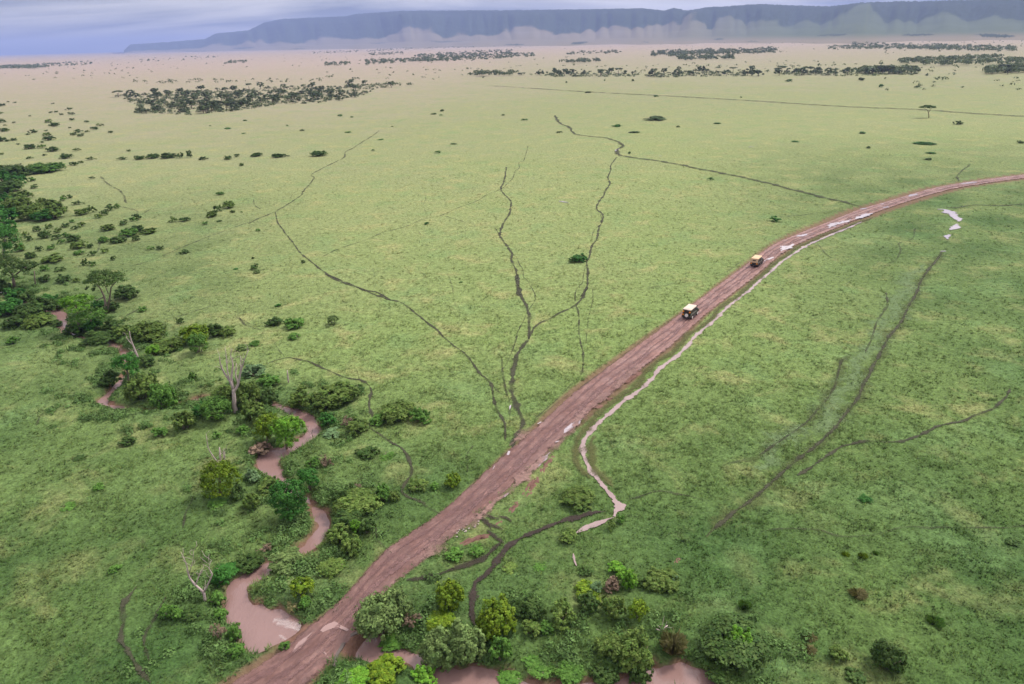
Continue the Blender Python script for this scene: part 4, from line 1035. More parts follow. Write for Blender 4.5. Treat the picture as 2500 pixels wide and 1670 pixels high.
rows = [(340, 90, 200, 45), (190, 290, 80, 40), (690, 410, 70, 55), (840, 395, 65, 45), (895, 385, 45, 35), (795, 435, 60, 40), (750, 460, 60, 35), (590, 360, 70, 30), (480, 325, 50, 40), (530, 312, 45, 30), (615, 430, 90, 50),
            (1045, 465, 70, 45), (1015, 485, 50, 35), (945, 510, 60, 40), (820, 548, 110, 45), (1050, 555, 90, 50), (980, 585, 130, 60), (900, 640, 120, 50), (1135, 575, 110, 45), (1040, 630, 60, 40), (790, 640, 80, 45), (500, 530, 60, 35),
            (620, 525, 70, 35), (570, 550, 50, 30), (550, 500, 40, 25), (340, 600, 90, 60), (440, 570, 60, 40), (430, 620, 70, 40), (500, 605, 60, 40), (560, 630, 100, 50), (600, 680, 110, 60), (690, 690, 50, 35), (470, 655, 50, 40),
            (220, 630, 60, 40), (190, 600, 50, 40), (300, 710, 50, 40), (600, 740, 80, 35), (710, 745, 60, 40), (800, 725, 60, 35), (650, 815, 60, 50), (710, 825, 50, 35), (865, 782, 45, 35), (400, 785, 150, 60), (460, 865, 70, 35),
            (340, 860, 70, 45), (490, 940, 110, 60), (580, 950, 60, 40), (340, 940, 80, 50), (1155, 705, 50, 30), (1225, 705, 60, 30), (1325, 488, 55, 40), (1415, 485, 75, 35), (1570, 515, 50, 25), (1780, 427, 35, 22), (1850, 68, 35, 22),
            (1410, 735, 65, 30), (1685, 287, 60, 25), (700, 168, 40, 20), (230, 90, 90, 40), (280, 110, 80, 40), (430, 75, 90, 40), (560, 60, 70, 30), (690, 20, 60, 25), (260, 235, 60, 30), (240, 180, 60, 30), (100, 640, 60, 50), (150, 700, 80, 60),
            (230, 760, 80, 50), (390, 700, 60, 40), (280, 560, 60, 40), (370, 540, 60, 35)]
for row, wd in zip(rows, sorted_words(rows, 0, 1, 2)):
    place_plant('3', row[0], row[1], row[2] * 1.04, row[3] * 1.05, 's', ('do', 'ol', 'do', 'mg')[COUNT[0] % 4], label=f'{wd[0]} dark shrub, {wd[1]} {wd[2]} in the scatter right of the left edge thicket', group='shrubs scattered over the left slope')
rows = [(700, 715, 60, 18), (770, 712, 70, 25), (825, 712, 30, 25), (867, 706, 26, 36), (930, 725, 40, 15), (1045, 722, 40, 20), (1085, 712, 30, 15), (1175, 708, 50, 15), (1270, 713, 50, 15), (1300, 712, 40, 15), (1460, 703, 70, 20), (640, 722, 50, 14), (560, 725, 40, 14)]
for row, wd in zip(rows, sorted_words(rows, 0, 1, 2)):
    place_plant('1', *row, 's', 'do', label=f'{wd[0]} shrub in the {wd[2]} stretch of the gully shrub row, {wd[1]} side', group='shrub row along the gully')
r2 = np.random.default_rng(5)
rows = []
for k in range(52):
    x = r2.uniform(0, 700) * r2.random() ** 0.5; y = r2.uniform(455, 745) ; w_ = r2.uniform(14, 46) * (0.6 + 0.8 * (y - 420) / 330)
    if 430 < x and y < 560: continue
    rows.append((x, y, w_))
for k, ((x, y, w_), wd) in enumerate(zip(rows, sorted_words(rows, 0, 1, 2))):
    place_plant('1', x, y, w_, w_ * 0.42, 's', ('do', 'ol', 'do')[k % 3], label=f'{wd[0]} dark shrub dotted {wd[1]} {wd[2]} over the grass left of the wood', group='shrubs dotted left of the wood')
rows = [(485, 575, 50, 12), (560, 605, 55, 9), (1890, 655, 90, 12), (1635, 675, 26, 11), (1610, 608, 45, 10), (1915, 728, 42, 12), (1920, 700, 46, 10), (250, 376, 14, 8), (425, 368, 8, 9), (555, 368, 18, 10), (1275, 368, 40, 12), (1600, 362, 36, 16), (1695, 392, 30, 14), (1860, 398, 30, 12), (660, 440, 30, 8),
            (350, 422, 40, 8), (1050, 445, 12, 7), (220, 605, 30, 8), (1300, 648, 40, 8), (760, 580, 24, 8), (940, 565, 45, 8), (2330, 650, 40, 14), (60, 548, 30, 8), (540, 700, 14, 12)]
for row, wd in zip(rows, sorted_words(rows, 0, 1, 2)):
    place_plant('2', *row, 'l', ('do', 'dg')[COUNT[0] % 2], label=f'{wd[0]} dark dot of a shrub, {wd[1]} {wd[2]} on the upper right plain', group='shrubs dotted over the upper right plain')
rows = [(1030, 98, 60, 14), (1120, 110, 35, 10), (745, 210, 45, 14), (175, 198, 65, 12), (40, 178, 20, 8), (1810, 60, 50, 16), (1800, 95, 40, 8), (1100, 225, 65, 12), (2280, 95, 40, 10), (1285, 365, 32, 14), (850, 378, 90, 18), (1895, 315, 70, 12), (300, 235, 40, 8), (1340, 283, 60, 8), (115, 692, 75, 18), (280, 475, 36, 20), (405, 972, 50, 20), (115, 905, 50, 16), (210, 832, 32, 16), (280, 835, 24, 10), (370, 1187, 32, 18), (240, 1270, 50, 16), (1960, 1373, 36, 14), (1430, 183, 20, 8), (630, 175, 26, 10), (310, 136, 50, 10), (1755, 85, 60, 12)]
for row, wd in zip(rows, sorted_words(rows, 0, 1, 2)):
    place_plant('A', *row, 'l', ('do', 'dg', 'mg')[COUNT[0] % 3], label=f'{wd[0]} dark dot of a shrub, {wd[1]} {wd[2]} on the middle plain', group='shrubs dotted over the middle plain')

# ------------------------------------------------------------------ trees
def tree(name, label, base_px, stems, crowns, colr, n=4500, size=.16, shell=.6, depth_k=0.9, cat='tree', lodn=None):
    """stems: lists of (zone x,y,radius m, depth offset m); crowns: (x,y,w,h, depth offset) in the zone's pixels"""
    z = base_px[0]; b = ground_at(*zpx(z, base_px[1], base_px[2])); k = ppm(b)
    root = empty(name, b, 0, label=label, category=cat)
    parts = []
    for stp in stems:
        P = []; R = []
        for (x, y, r, dy) in stp:
            q = on_depth(*zpx(z, x, y), b[1] + dy); P.append(q - b); R.append(r)
        P[0] = P[0] * 0 + [P[0][0], P[0][1], min(P[0][2], -0.15)] if stp is stems[0] else P[0]
        parts.append(tube(P, R, 8))
    add('trunk', pymesh('trunk', *join_parts(parts)), MAT_BARK, root)
    B = []
    for (x, y, w, h, dy) in crowns:
        q = on_depth(*zpx(z, x, y), b[1] + dy) - b; s_ = ZONES[z][2]
        B.append((q[0], q[1], q[2], w / s_ / k / 2, w / s_ / k / 2 * depth_k, h / s_ / k / 2 * 1.0))
    me = foliage_mesh('crown', B, n, size, int(abs(base_px[1] * 7 + base_px[2])), shell, zmin=0.1)
    add('crown', me, LEAF[colr], root)
    return root
tree('tree', 'umbrella shaped dark tree with twin pale trunks on the left river bank', ('3', 815, 1205),
     [[(815, 1205, .30, 0), (808, 1140, .24, 0), (798, 1080, .2, .2), (770, 1020, .14, .5), (720, 960, .08, .6)], [(820, 1200, .22, -.2), (838, 1100, .18, -.3), (850, 1010, .13, -.4), (900, 950, .07, -.6)], [(798, 1080, .13, .2), (740, 1110, .07, .6), (720, 1090, .05, .9)], [(830, 1060, .1, 0), (800, 980, .08, .8), (800, 930, .05, 1.5)]],
     [(800, 945, 300, 110, 0), (700, 985, 130, 90, .5), (890, 960, 140, 90, 0), (860, 920, 150, 80, 1.5), (760, 930, 170, 90, -1.2), (690, 1030, 80, 50, 0)], 'do', 5200, .14)
tree('tree', 'bright green flat crowned tree over the river left of the umbrella tree', ('3', 600, 1390),
     [[(600, 1390, .26, 0), (602, 1330, .22, 0), (600, 1260, .18, 0), (590, 1180, .13, .3), (570, 1110, .07, .3)], [(600, 1270, .13, 0), (660, 1230, .09, -.4), (700, 1200, .05, -.8)]],
     [(580, 1110, 230, 80, .4), (520, 1140, 110, 60, .2), (650, 1100, 100, 60, 0), (600, 1160, 190, 60, -.8)], 'bg', 3600, .14)
tree('tree', 'green lower tree leaning against the bright crowned tree', ('3', 680, 1385),
     [[(680, 1385, .2, 0), (690, 1320, .16, 0), (700, 1240, .1, 0)]], [(700, 1230, 190, 110, 0), (620, 1250, 150, 90, -.5), (760, 1200, 100, 80, .3), (640, 1320, 150, 80, 0)], 'mg', 3800, .14)
tree('tree', 'dark spreading tree at the left edge with a stout trunk', ('3', 110, 1010),
     [[(110, 1010, .36, 0), (104, 960, .3, 0), (95, 910, .24, 0), (40, 860, .14, .4)], [(100, 930, .22, 0), (160, 880, .14, -.3), (210, 850, .08, -.5)]],
     [(60, 840, 220, 140, 0), (210, 850, 130, 100, 0), (120, 890, 200, 90, -.8), (0, 800, 160, 110, .4)], 'do', 4800, .15)
tree('tree', 'very dark tall tree cut by the left edge above the spreading tree', ('3', 30, 770),
     [[(30, 770, .4, 0), (30, 700, .3, 0), (40, 640, .2, 0)]], [(50, 640, 200, 170, 0), (0, 600, 160, 160, .5), (90, 690, 130, 100, -.5), (30, 720, 180, 90, -.5)], 'dg', 4200, .17)
tree('tree', 'pale trunked thin tree right beside the dark spreading tree', ('3', 272, 1000), [[(272, 1000, .16, 0), (266, 940, .13, 0), (262, 880, .09, 0)]], [(225, 850, 90, 60, 0), (255, 835, 70, 50, .3)], 'do', 900, .14)
tree('tree', 'deep green round tree leaning over the upper end of the river loop', ('4', 385, 430), [[(385, 430, .2, 0), (380, 390, .16, 0), (372, 330, .1, 0)]],
     [(365, 320, 140, 110, 0), (400, 370, 90, 100, -.3), (330, 330, 70, 70, .3)], 'dg', 3600, .13)
tree('tree', 'light green tree with domed crown leaning over the river bend', ('4', 1290, 830), [[(1295, 835, .22, 0), (1290, 790, .18, 0), (1285, 730, .12, 0)], [(1290, 800, .1, 0), (1330, 740, .06, .2)]],
     [(1290, 690, 150, 120, 0), (1340, 665, 90, 80, .4), (1250, 720, 100, 120, -.3), (1290, 760, 120, 110, -.4), (1375, 690, 60, 80, 0)], 'bg', 5200, .12)
tree('tree', 'yellow green tree tucked behind the light green domed tree', ('4', 1180, 800), [[(1180, 800, .18, 0), (1180, 760, .14, 0), (1180, 700, .08, 0)]],
     [(1180, 680, 130, 130, 0), (1205, 640, 80, 70, .2), (1150, 720, 90, 90, -.3), (1220, 720, 90, 100, 0)], 'yg', 4200, .12)
tree('tree', 'golden green globe shaped tree below bare dead branches', ('4', 910, 1090), [[(910, 1090, .22, 0), (908, 1040, .2, 0), (905, 960, .1, 0)]],
     [(908, 985, 200, 180, 0), (850, 960, 110, 110, .2), (965, 970, 120, 130, 0), (900, 920, 140, 80, .4), (900, 1040, 170, 90, -.5), (840, 1020, 80, 80, 0)], 'yg', 6500, .11)
tree('tree', 'big deep green tree in full leaf on the left bank', ('4', 1295, 1200), [[(1295, 1200, .26, 0), (1295, 1150, .22, 0), (1295, 1070, .12, 0)]],
     [(1295, 1085, 200, 170, 0), (1250, 1060, 120, 120, .2), (1350, 1050, 120, 110, .2), (1310, 1030, 120, 80, .6), (1250, 1140, 130, 100, -.4), (1360, 1130, 100, 110, -.2), (1300, 1160, 150, 80, -.8)], 'dg', 7500, .11)
tree('tree', 'smaller deep green tree just behind the big deep green tree', ('4', 1425, 1050), [[(1425, 1050, .18, 0), (1420, 1010, .14, 0), (1415, 970, .08, 0)]],
     [(1415, 975, 110, 100, 0), (1440, 1000, 70, 70, -.2), (1385, 960, 60, 60, .2)], 'dg', 3400, .11)
tree('acacia_tree', 'lone flat topped acacia on the far right plain', ('2', 1912, 540), [[(1912, 541, .26, 0), (1911, 522, .22, 0), (1906, 505, .16, 0), (1885, 494, .09, 0)], [(1911, 515, .16, 0), (1925, 495, .1, 0)]],
     [(1905, 491, 60, 14, 0), (1888, 492, 40, 10, .6), (1925, 492, 44, 10, 0), (1908, 487, 40, 10, 1.2)], 'do', 1800, .3)

# dead trees
def dead(name, label, z, base, limbs, mat=MAT_DEADWOOD, twigs=6, seed=1, zlift=None, cat='dead tree'):
    b = ground_at(*zpx(z, *base)); rg = np.random.default_rng(seed)
    if zlift is not None:
        b0 = b
        b = on_plane(*zpx(z, *base), zlift)
    root = empty(name, b, 0, label=label, category=cat)
    for li, limb in enumerate(limbs):
        P = []; R = []
        for (x, y, r, dy) in limb:
            P.append(on_depth(*zpx(z, x, y), b[1] + dy) - b); R.append(r)
        if li == 0 and zlift is None: P[0] = np.array([P[0][0], P[0][1], -0.2])
        Ps = catmull(np.column_stack([P, R]), 0.35)
        wb = np.cumsum(rg.normal(size=(len(Ps), 3)) * 0.02, axis=0); wb -= wb[0]
        parts = [tube(Ps[:, :3] + wb, Ps[:, 3], 7)]
        ln = len(Ps)
        for t_ in range(twigs if li else max(0, twigs // 3)):
            i = rg.integers(ln // 3, ln); p = Ps[i, :3] + wb[i]; d = rg.normal(size=3); d[2] = abs(d[2]) + .7; d /= np.linalg.norm(d); l_ = rg.uniform(.5, 1.5)
            parts.append(tube([p, p + d * l_ * .5 + rg.normal(size=3) * .08, p + d * l_ + rg.normal(size=3) * .15], [max(.018, Ps[i, 3] * .45), .02, .01], 5))
        add('trunk' if li == 0 else 'limb', pymesh('limb', *join_parts(parts)), mat, root)
    return root
dead('dead_tree', 'tall pale leafless dead tree forking into bare limbs', '4', (1000, 602),
     [[(1000, 602, .40, 0), (992, 560, .34, 0), (988, 500, .27, 0), (985, 465, .24, 0)], [(986, 475, .22, 0), (968, 430, .18, -.3), (935, 380, .14, -.6), (915, 330, .09, -.9), (908, 280, .04, -1.1)],
      [(985, 470, .2, 0), (975, 400, .15, .4), (985, 330, .11, .7), (972, 275, .06, .9), (978, 240, .03, 1)], [(988, 490, .22, 0), (1012, 440, .18, .2), (1022, 380, .13, .1), (1042, 310, .09, -.1), (1066, 250, .04, -.3)],
      [(968, 430, .12, -.3), (950, 360, .09, -.4), (945, 290, .06, -.2), (938, 240, .03, -.2)], [(1012, 440, .12, .2), (1000, 380, .09, .6), (1005, 320, .05, .9)], [(1022, 380, .09, .1), (1030, 320, .06, .4), (1025, 280, .03, .6)]], twigs=7, seed=3)
dead('dead_tree', 'leaning grey dead trunk among the upper bank shrubs', '4', (440, 292), [[(440, 292, .2, 0), (425, 255, .17, 0), (408, 215, .13, 0), (395, 170, .09, 0), (390, 135, .04, 0)], [(408, 215, .09, 0), (385, 190, .05, .3), (375, 165, .03, .4)], [(425, 250, .07, 0), (402, 262, .04, -.2)]], twigs=4, seed=5)
dead('dead_tree', 'short grey standing stump on the grass right of the dead tree', '4', (1302, 432), [[(1302, 432, .14, 0), (1297, 400, .12, 0), (1293, 362, .06, 0)]], twigs=0, seed=6, cat='stump')
dead('dead_tree', 'forked twisted dead tree left of the pool', '5', (508, 1052),
     [[(508, 1052, .16, 0), (505, 1020, .14, 0), (498, 1000, .13, 0)], [(498, 1002, .12, 0), (450, 955, .10, .2), (415, 910, .085, .3), (400, 850, .06, .2), (368, 775, .03, .1)], [(502, 1000, .10, 0), (530, 945, .08, -.2), (552, 890, .06, -.3), (530, 850, .04, -.2), (548, 800, .02, 0)], [(450, 955, .06, .2), (470, 900, .05, .5), (490, 870, .03, .7)], [(410, 880, .045, .3), (435, 800, .03, .5), (440, 740, .015, .6)]], twigs=6, seed=8)
dead('dead_tree', 'bare dead branches standing up behind the golden globe tree', '4', (915, 930), [[(915, 930, .17, .6), (912, 880, .14, .6), (905, 805, .07, .6)], [(935, 925, .12, .6), (938, 880, .09, .6), (938, 825, .04, .6)], [(905, 900, .11, .6), (870, 855, .08, .4), (842, 810, .06, .2), (830, 730, .025, .1)], [(925, 890, .07, .6), (930, 850, .05, .9), (925, 815, .03, 1)]], twigs=4, seed=9)
dead('driftwood', 'thin bare branch sticking out of the water at the river bend', '4', (1440, 745), [[(1440, 745, .06, 0), (1436, 715, .05, 0), (1448, 690, .02, 0)], [(1438, 725, .04, 0), (1418, 715, .02, 0)]], twigs=3, seed=10, zlift=WATER_Z - .05, cat='branch')
dead('driftwood', 'pale broken branches lying behind the tall brown tussock', '6', (1620, 1030), [[(1600, 1015, .07, 0), (1620, 1005, .07, 0), (1645, 985, .05, .3)], [(1570, 1005, .06, 0), (1600, 1020, .05, 0), (1610, 1030, .04, 0)]], twigs=3, seed=11, cat='branch')

# ------------------------------------------------------------------ woods farther out on the plain
FAR = []
for i in range(7):
    rg = np.random.default_rng(1200 + i)
    B = [(0, 0, .62, .36, .36, .34)] + [(rg.uniform(-.25, .25), rg.uniform(-.25, .25), rg.uniform(.4, .8), .22, .22, .2) for _ in range(4)]
    if i >= 5: B = [(0, 0, .82, .5, .5, .13), (.2, .1, .78, .3, .3, .12), (-.2, -.1, .8, .3, .3, .14)]
    if i in (3, 4): B = [(0, 0, .42, .42, .42, .42)] + [(rg.uniform(-.3, .3), rg.uniform(-.3, .3), rg.uniform(.25, .6), .25, .25, .25) for _ in range(3)]
    me = foliage_mesh('crown', B, 420, .085, 1300 + i, .6); me.materials.append(LEAF['fa'])
    tv, tf = join_parts([tube([(0, 0, -.05), (.02, 0, .3), (0, .02, .6)], [.035, .028, .015], 5), tube([(.01, 0, .3), (.12, .05, .55)], [.02, .01], 4)])
    tm = pymesh('trunk', tv, tf); tm.materials.append(MAT_BARK)
    FAR.append((me, tm))
def far_tree(p, h, w, i, label, group, colr='fa'):
    o = empty('tree', (p[0], p[1], float(H(p[0], p[1])) - .05), (i * 1.7) % 6.28, label=label, group=group, category='tree')
    c = add('crown', FAR[i % 7][0], LEAF[colr], o); c.scale = (w, w, h)
    t = add('trunk', FAR[i % 7][1], MAT_BARK, o); t.scale = (w, w, h)
def in_poly(x, y, P):
    ins = False; j = len(P) - 1
    for i in range(len(P)):
        if (P[i][1] > y) != (P[j][1] > y) and x < (P[j][0] - P[i][0]) * (y - P[i][1]) / (P[j][1] - P[i][1]) + P[i][0]: ins = not ins
        j = i
    return ins
WOOD = [(490, 432), (600, 440), (760, 425), (1000, 408), (1250, 400), (1480, 400), (1640, 388), (1740, 385), (1830, 398), (1720, 412), (1640, 450), (1500, 470), (1250, 485), (1100, 508), (870, 528), (740, 522), (610, 525), (640, 490), (580, 460)]
r3 = np.random.default_rng(17); pts = []
while len(pts) < 215:
    x, y = r3.uniform(485, 1840), r3.uniform(385, 530)
    if in_poly(x, y, WOOD) and all(abs(x - a) > 9 or abs(y - b) > 4.5 for a, b in pts): pts.append((x, y))
WORDS = ('tall round-headed', 'tall round-headed', 'tall round-headed', 'low bushy', 'low bushy', 'tall flat-topped', 'tall flat-topped')
wds = sorted_words(pts, 0, 1, 0)
for i, (x, y) in enumerate(pts):
    p = on_plane(*zpx('1', x, y)); big = r3.random()
    hgt_ = (2.6 + 2.2 * r3.random()) if big < .6 else r3.uniform(5, 8.5)
    k_ = (3, 4)[i % 2] if big < .6 else (0, 1, 2, 5)[i % 4]
    far_tree(p, hgt_, hgt_ * r3.uniform(1.1, 1.7) * (1.7 if big < .6 else 1.15), k_ + 7 * (i % 3), f'{WORDS[(k_ + 7 * (i % 3)) % 7]} tree in the {wds[i][1]} {wds[i][2]} part of the left plain wood', 'trees of the wood on the left middle plain', 'fa')
belt = []
for (x0, x1, y0, y1, n_) in [(150, 420, 338, 352, 22), (420, 580, 336, 350, 9), (610, 740, 345, 356, 10), (740, 1130, 328, 350, 34), (1200, 1540, 330, 348, 26), (1600, 1850, 332, 344, 12), (2170, 2420, 326, 342, 14), (-40, 150, 345, 350, 5)]:
    for k in range(n_): belt.append((r3.uniform(x0, x1), r3.uniform(y0, y1)))
wds = sorted_words(belt, 0, 1, 0)
for i, (x, y) in enumerate(belt):
    p = on_plane(*zpx('2', x, y)); hgt_ = r3.uniform(3.5, 6) if r3.random() < .5 else r3.uniform(6, 11)
    far_tree(p, hgt_, hgt_ * r3.uniform(1.0, 1.7), i, f'{WORDS[i % 7].split()[1]} tree, {"tall" if hgt_ > 6 else "short"}, {wds[i][1]} row, {wds[i][2]} stretch of the far belt', 'trees of the belt across the far plain')
# more distant woods: masses
def wood_mass(name, zone, polys, dens, hlo, hhi, label, seed, leafn=26):
    rg = np.random.default_rng(seed); Vs = []; Fs = []; Cs = []; off = 0
    for (x0, y0, x1, y1, thick, n_) in polys:
        for k in range(int(n_ * dens)):
            t = rg.random(); x = x0 + (x1 - x0) * t; y = y0 + (y1 - y0) * t + rg.uniform(-thick, thick)
            px, py = zpx(zone, x, y); d = ray(px, py)
            if d[2] > -0.0032: continue
            p = on_plane(px, py); h = rg.uniform(hlo, hhi); w = h * rg.uniform(.8, 1.5)
            me_n = leafn
            dd = rg.normal(size=(me_n, 3)); dd /= np.linalg.norm(dd, axis=1)[:, None]; dd[:, 2] = np.abs(dd[:, 2]) * .9 - .15
            C = p + dd * np.array([w * .5, w * .5, h * .5]) + np.array([0, 0, h * .45])
            v, f, c = leaves(C, dd, h * .20, rg)
            Vs.append(v); Fs.append(f + off); Cs.append(c); off += len(v)
    me = mesh_np(name, np.vstack(Vs), np.vstack(Fs), 4, {'Col': np.vstack(Cs)})
    return add(name, me, LEAF['fa'], kind='stuff', label=label)
def scrub_poly(name, zone, poly, n_, hlo, hhi, label, seed):
    rg = np.random.default_rng(seed); Vs = []; Fs = []; Cs = []; off = 0; xs_ = [a for a, b in poly]; ys_ = [b for a, b in poly]; k = 0
    while k < n_:
        x, y = rg.uniform(min(xs_), max(xs_)), rg.uniform(min(ys_), max(ys_))
        if not in_poly(x, y, poly): continue
        k += 1; p = on_plane(*zpx(zone, x, y)); h = rg.uniform(hlo, hhi); w = h * rg.uniform(1.2, 2.4)
        dd = rg.normal(size=(34, 3)); dd /= np.linalg.norm(dd, axis=1)[:, None]; dd[:, 2] = np.abs(dd[:, 2])
        C = p + dd * np.array([w * .5, w * .5, h * .85]) * rg.uniform(.6, 1, (34, 1))
        v, f, c = leaves(C, dd, h * .22, rg); Vs.append(v); Fs.append(f + off); Cs.append(c); off += len(v)
    return add(name, mesh_np(name, np.vstack(Vs), np.vstack(Fs), 4, {'Col': np.vstack(Cs)}), LEAF['fa'], kind='stuff', label=label)
scrub_poly('far_scrub', '1', WOOD, 800, 1.5, 3.2, 'dense dark undergrowth of the wood on the left middle plain', 40)
for k_, pl in enumerate(([(150, 335), (420, 335), (580, 340), (580, 352), (150, 354)], [(610, 345), (740, 332), (1130, 328), (1160, 348), (620, 357)], [(1190, 335), (1540, 328), (1860, 332), (1850, 345), (1500, 350), (1200, 345)])):
    scrub_poly('far_scrub', '2', pl, 130, 1.5, 3.6, 'low dark undergrowth along the broken tree belt', 41 + k_)
wood_mass('far_wood', '2', [(640, 250, 1210, 235, 12, 300), (760, 272, 1020, 268, 8, 110), (250, 250, 500, 240, 8, 40), (230, 288, 400, 284, 4, 40), (-40, 252, 100, 258, 8, 50), (720, 255, 1000, 240, 10, 120)], 1, 5, 11, 'dark wood far out in the middle of the plain', 21)
wood_mass('far_wood', '2', [(1450, 222, 2050, 222, 8, 160), (1560, 210, 2300, 232, 12, 260), (1780, 290, 2250, 268, 6, 90), (1880, 295, 2400, 290, 10, 90), (2170, 335, 2420, 325, 8, 90), (1560, 335, 1850, 335, 5, 70)], 1, 5, 11, 'long dark wood far out on the right of the plain', 22)
wood_mass('far_wood', '1', [(1680, 252, 1850, 245, 6, 60), (1680, 290, 2348, 262, 10, 260), (1900, 265, 2348, 240, 12, 260), (1490, 302, 1600, 296, 5, 22), (1430, 244, 1750, 232, 5, 70), (1700, 232, 2348, 206, 5, 200), (2150, 348, 2348, 345, 4, 30), (1030, 292, 1140, 284, 5, 26)], 1, 5, 11, 'string of dark woods below the middle of the escarpment', 23)
wood_mass('far_wood', '1', [(0, 312, 180, 308, 8, 150), (180, 305, 420, 288, 10, 70), (640, 280, 1000, 265, 8, 26)], 1, 5, 11, 'dark wood at the far left edge of the plain', 24)
wood_mass('far_scrub', '2', [(0, 215, 400, 180, 8, 220), (300, 205, 900, 190, 10, 60), (0, 250, 2348, 180, 30, 160), (1100, 190, 2348, 150, 18, 160), (1700, 235, 2348, 200, 20, 60), (0, 330, 2348, 300, 30, 160), (1700, 400, 2348, 380, 40, 20)], 1, 2.5, 6, 'thin scrub dotted over the far dry plain', 25, 14)
wood_mass('far_scrub', '1', [(300, 290, 2348, 250, 40, 160), (0, 330, 700, 330, 40, 60), (600, 380, 1500, 372, 8, 60), (1500, 340, 2348, 340, 30, 40), (1700, 395, 1900, 395, 6, 20)], 1, 2.5, 6, 'thin scrub dotted over the far left dry plain', 26, 14)

# ------------------------------------------------------------------ earth banks beside the road
def earth_bank(spec, hw, hh, label, seed):
    P = catmull(np.array(zl(spec))[:, :2], 0.35); rg = np.random.default_rng(seed)
    t = np.gradient(P, axis=0); t /= np.linalg.norm(t, axis=1)[:, None]; nn = np.column_stack([-t[:, 1], t[:, 0]]); n_ = len(P)
    endf = sstep(0, 1.5, np.minimum(np.arange(n_), n_ - 1 - np.arange(n_)) * .35); V = []; m_ = 9
    for u in np.linspace(-1, 1, m_):
        q = P + nn * (u * hw * (1 + .3 * rg.normal(size=n_)))[:, None] if abs(u) < 1 else P + nn * (u * hw * (1.1 + .25 * rg.normal(size=n_)))[:, None]
        lump = np.clip(rg.normal(.35, .75, n_), -.5, 1.7)
        z = H(q[:, 0], q[:, 1]) + (1 - u * u) * hh * lump * endf + (-.12 if abs(u) == 1 else -.01)
        V.append(np.column_stack([q, z]))
    V = np.stack(V, axis=1).reshape(-1, 3); ii = np.arange(len(V)).reshape(n_, m_)
    Fq = np.stack([ii[:-1, :-1], ii[:-1, 1:], ii[1:, 1:], ii[1:, :-1]], axis=-1).reshape(-1, 4)
    CLEAR.append((P, np.full(n_, hw)))
    return add('earth_bank', mesh_np('earth_bank', V, Fq, 4), MAT_EARTH, label=label, category='earth bank')
earth_bank('H 1845,540 1790,600 1740,680', .38, .3, 'upper stretch of broken red earth bank right of the road', 1)
earth_bank('H 1720,710 1660,790 1600,880', .5, .35, 'middle stretch of broken red earth bank right of the road', 2)
earth_bank('H 1570,910 1520,960 1475,1010', .38, .3, 'lower stretch of broken red earth bank right of the road', 3)
earth_bank('H 1060,1275 1150,1240 1250,1210 1345,1190', .42, .35, 'red earth heap lying above two green shrubs by the road', 4)
earth_bank('H 1370,1110 1400,1090 1430,1080', .4, .3, 'small red earth heap among dark wheel marks', 5)
earth_bank('D 1130,650 1080,690 1020,730', .35, .2, 'small pinkish earth spill between road and ditch, upper one', 6)
earth_bank('D 930,850 880,855', .35, .2, 'small pinkish earth spill between road and ditch, middle one', 7)
earth_bank('D 850,905 800,925', .35, .2, 'small pinkish earth spill between road and ditch, lower one', 8)
earth_bank('6 1690,590 1700,565 1705,545', .35, .25, 'small red earth scar right of the thicket', 9)

# loose stones along the muddy road margin
ico = bmesh.new(); bmesh.ops.create_icosphere(ico, subdivisions=1, radius=1)
r4 = np.random.default_rng(33)
for v in ico.verts: v.co *= r4.uniform(.75, 1.2)
sm = bpy.data.meshes.new('stone'); ico.to_mesh(sm); ico.free(); sm.materials.append(MAT_STONE)
for (zn, x, y) in [('H', r4.uniform(1050, 1240), None) for _ in range(16)]:
    yy_ = 1090 + (1240 - x) * .5 + r4.uniform(-40, 25); p = ground_at(*zpx('H', x, yy_))
    o = add('stone', sm, MAT_STONE, label='pale stone lying along the muddy right margin of the road', category='stone', group='stones on the road margin')
    q = r4.uniform(.06, .15); o.location = (p[0], p[1], max(p[2], 0) + .05 + q * .3); o.scale = (q * 1.3, q, q * .7); o.rotation_euler = (0, 0, r4.uniform(0, 6))

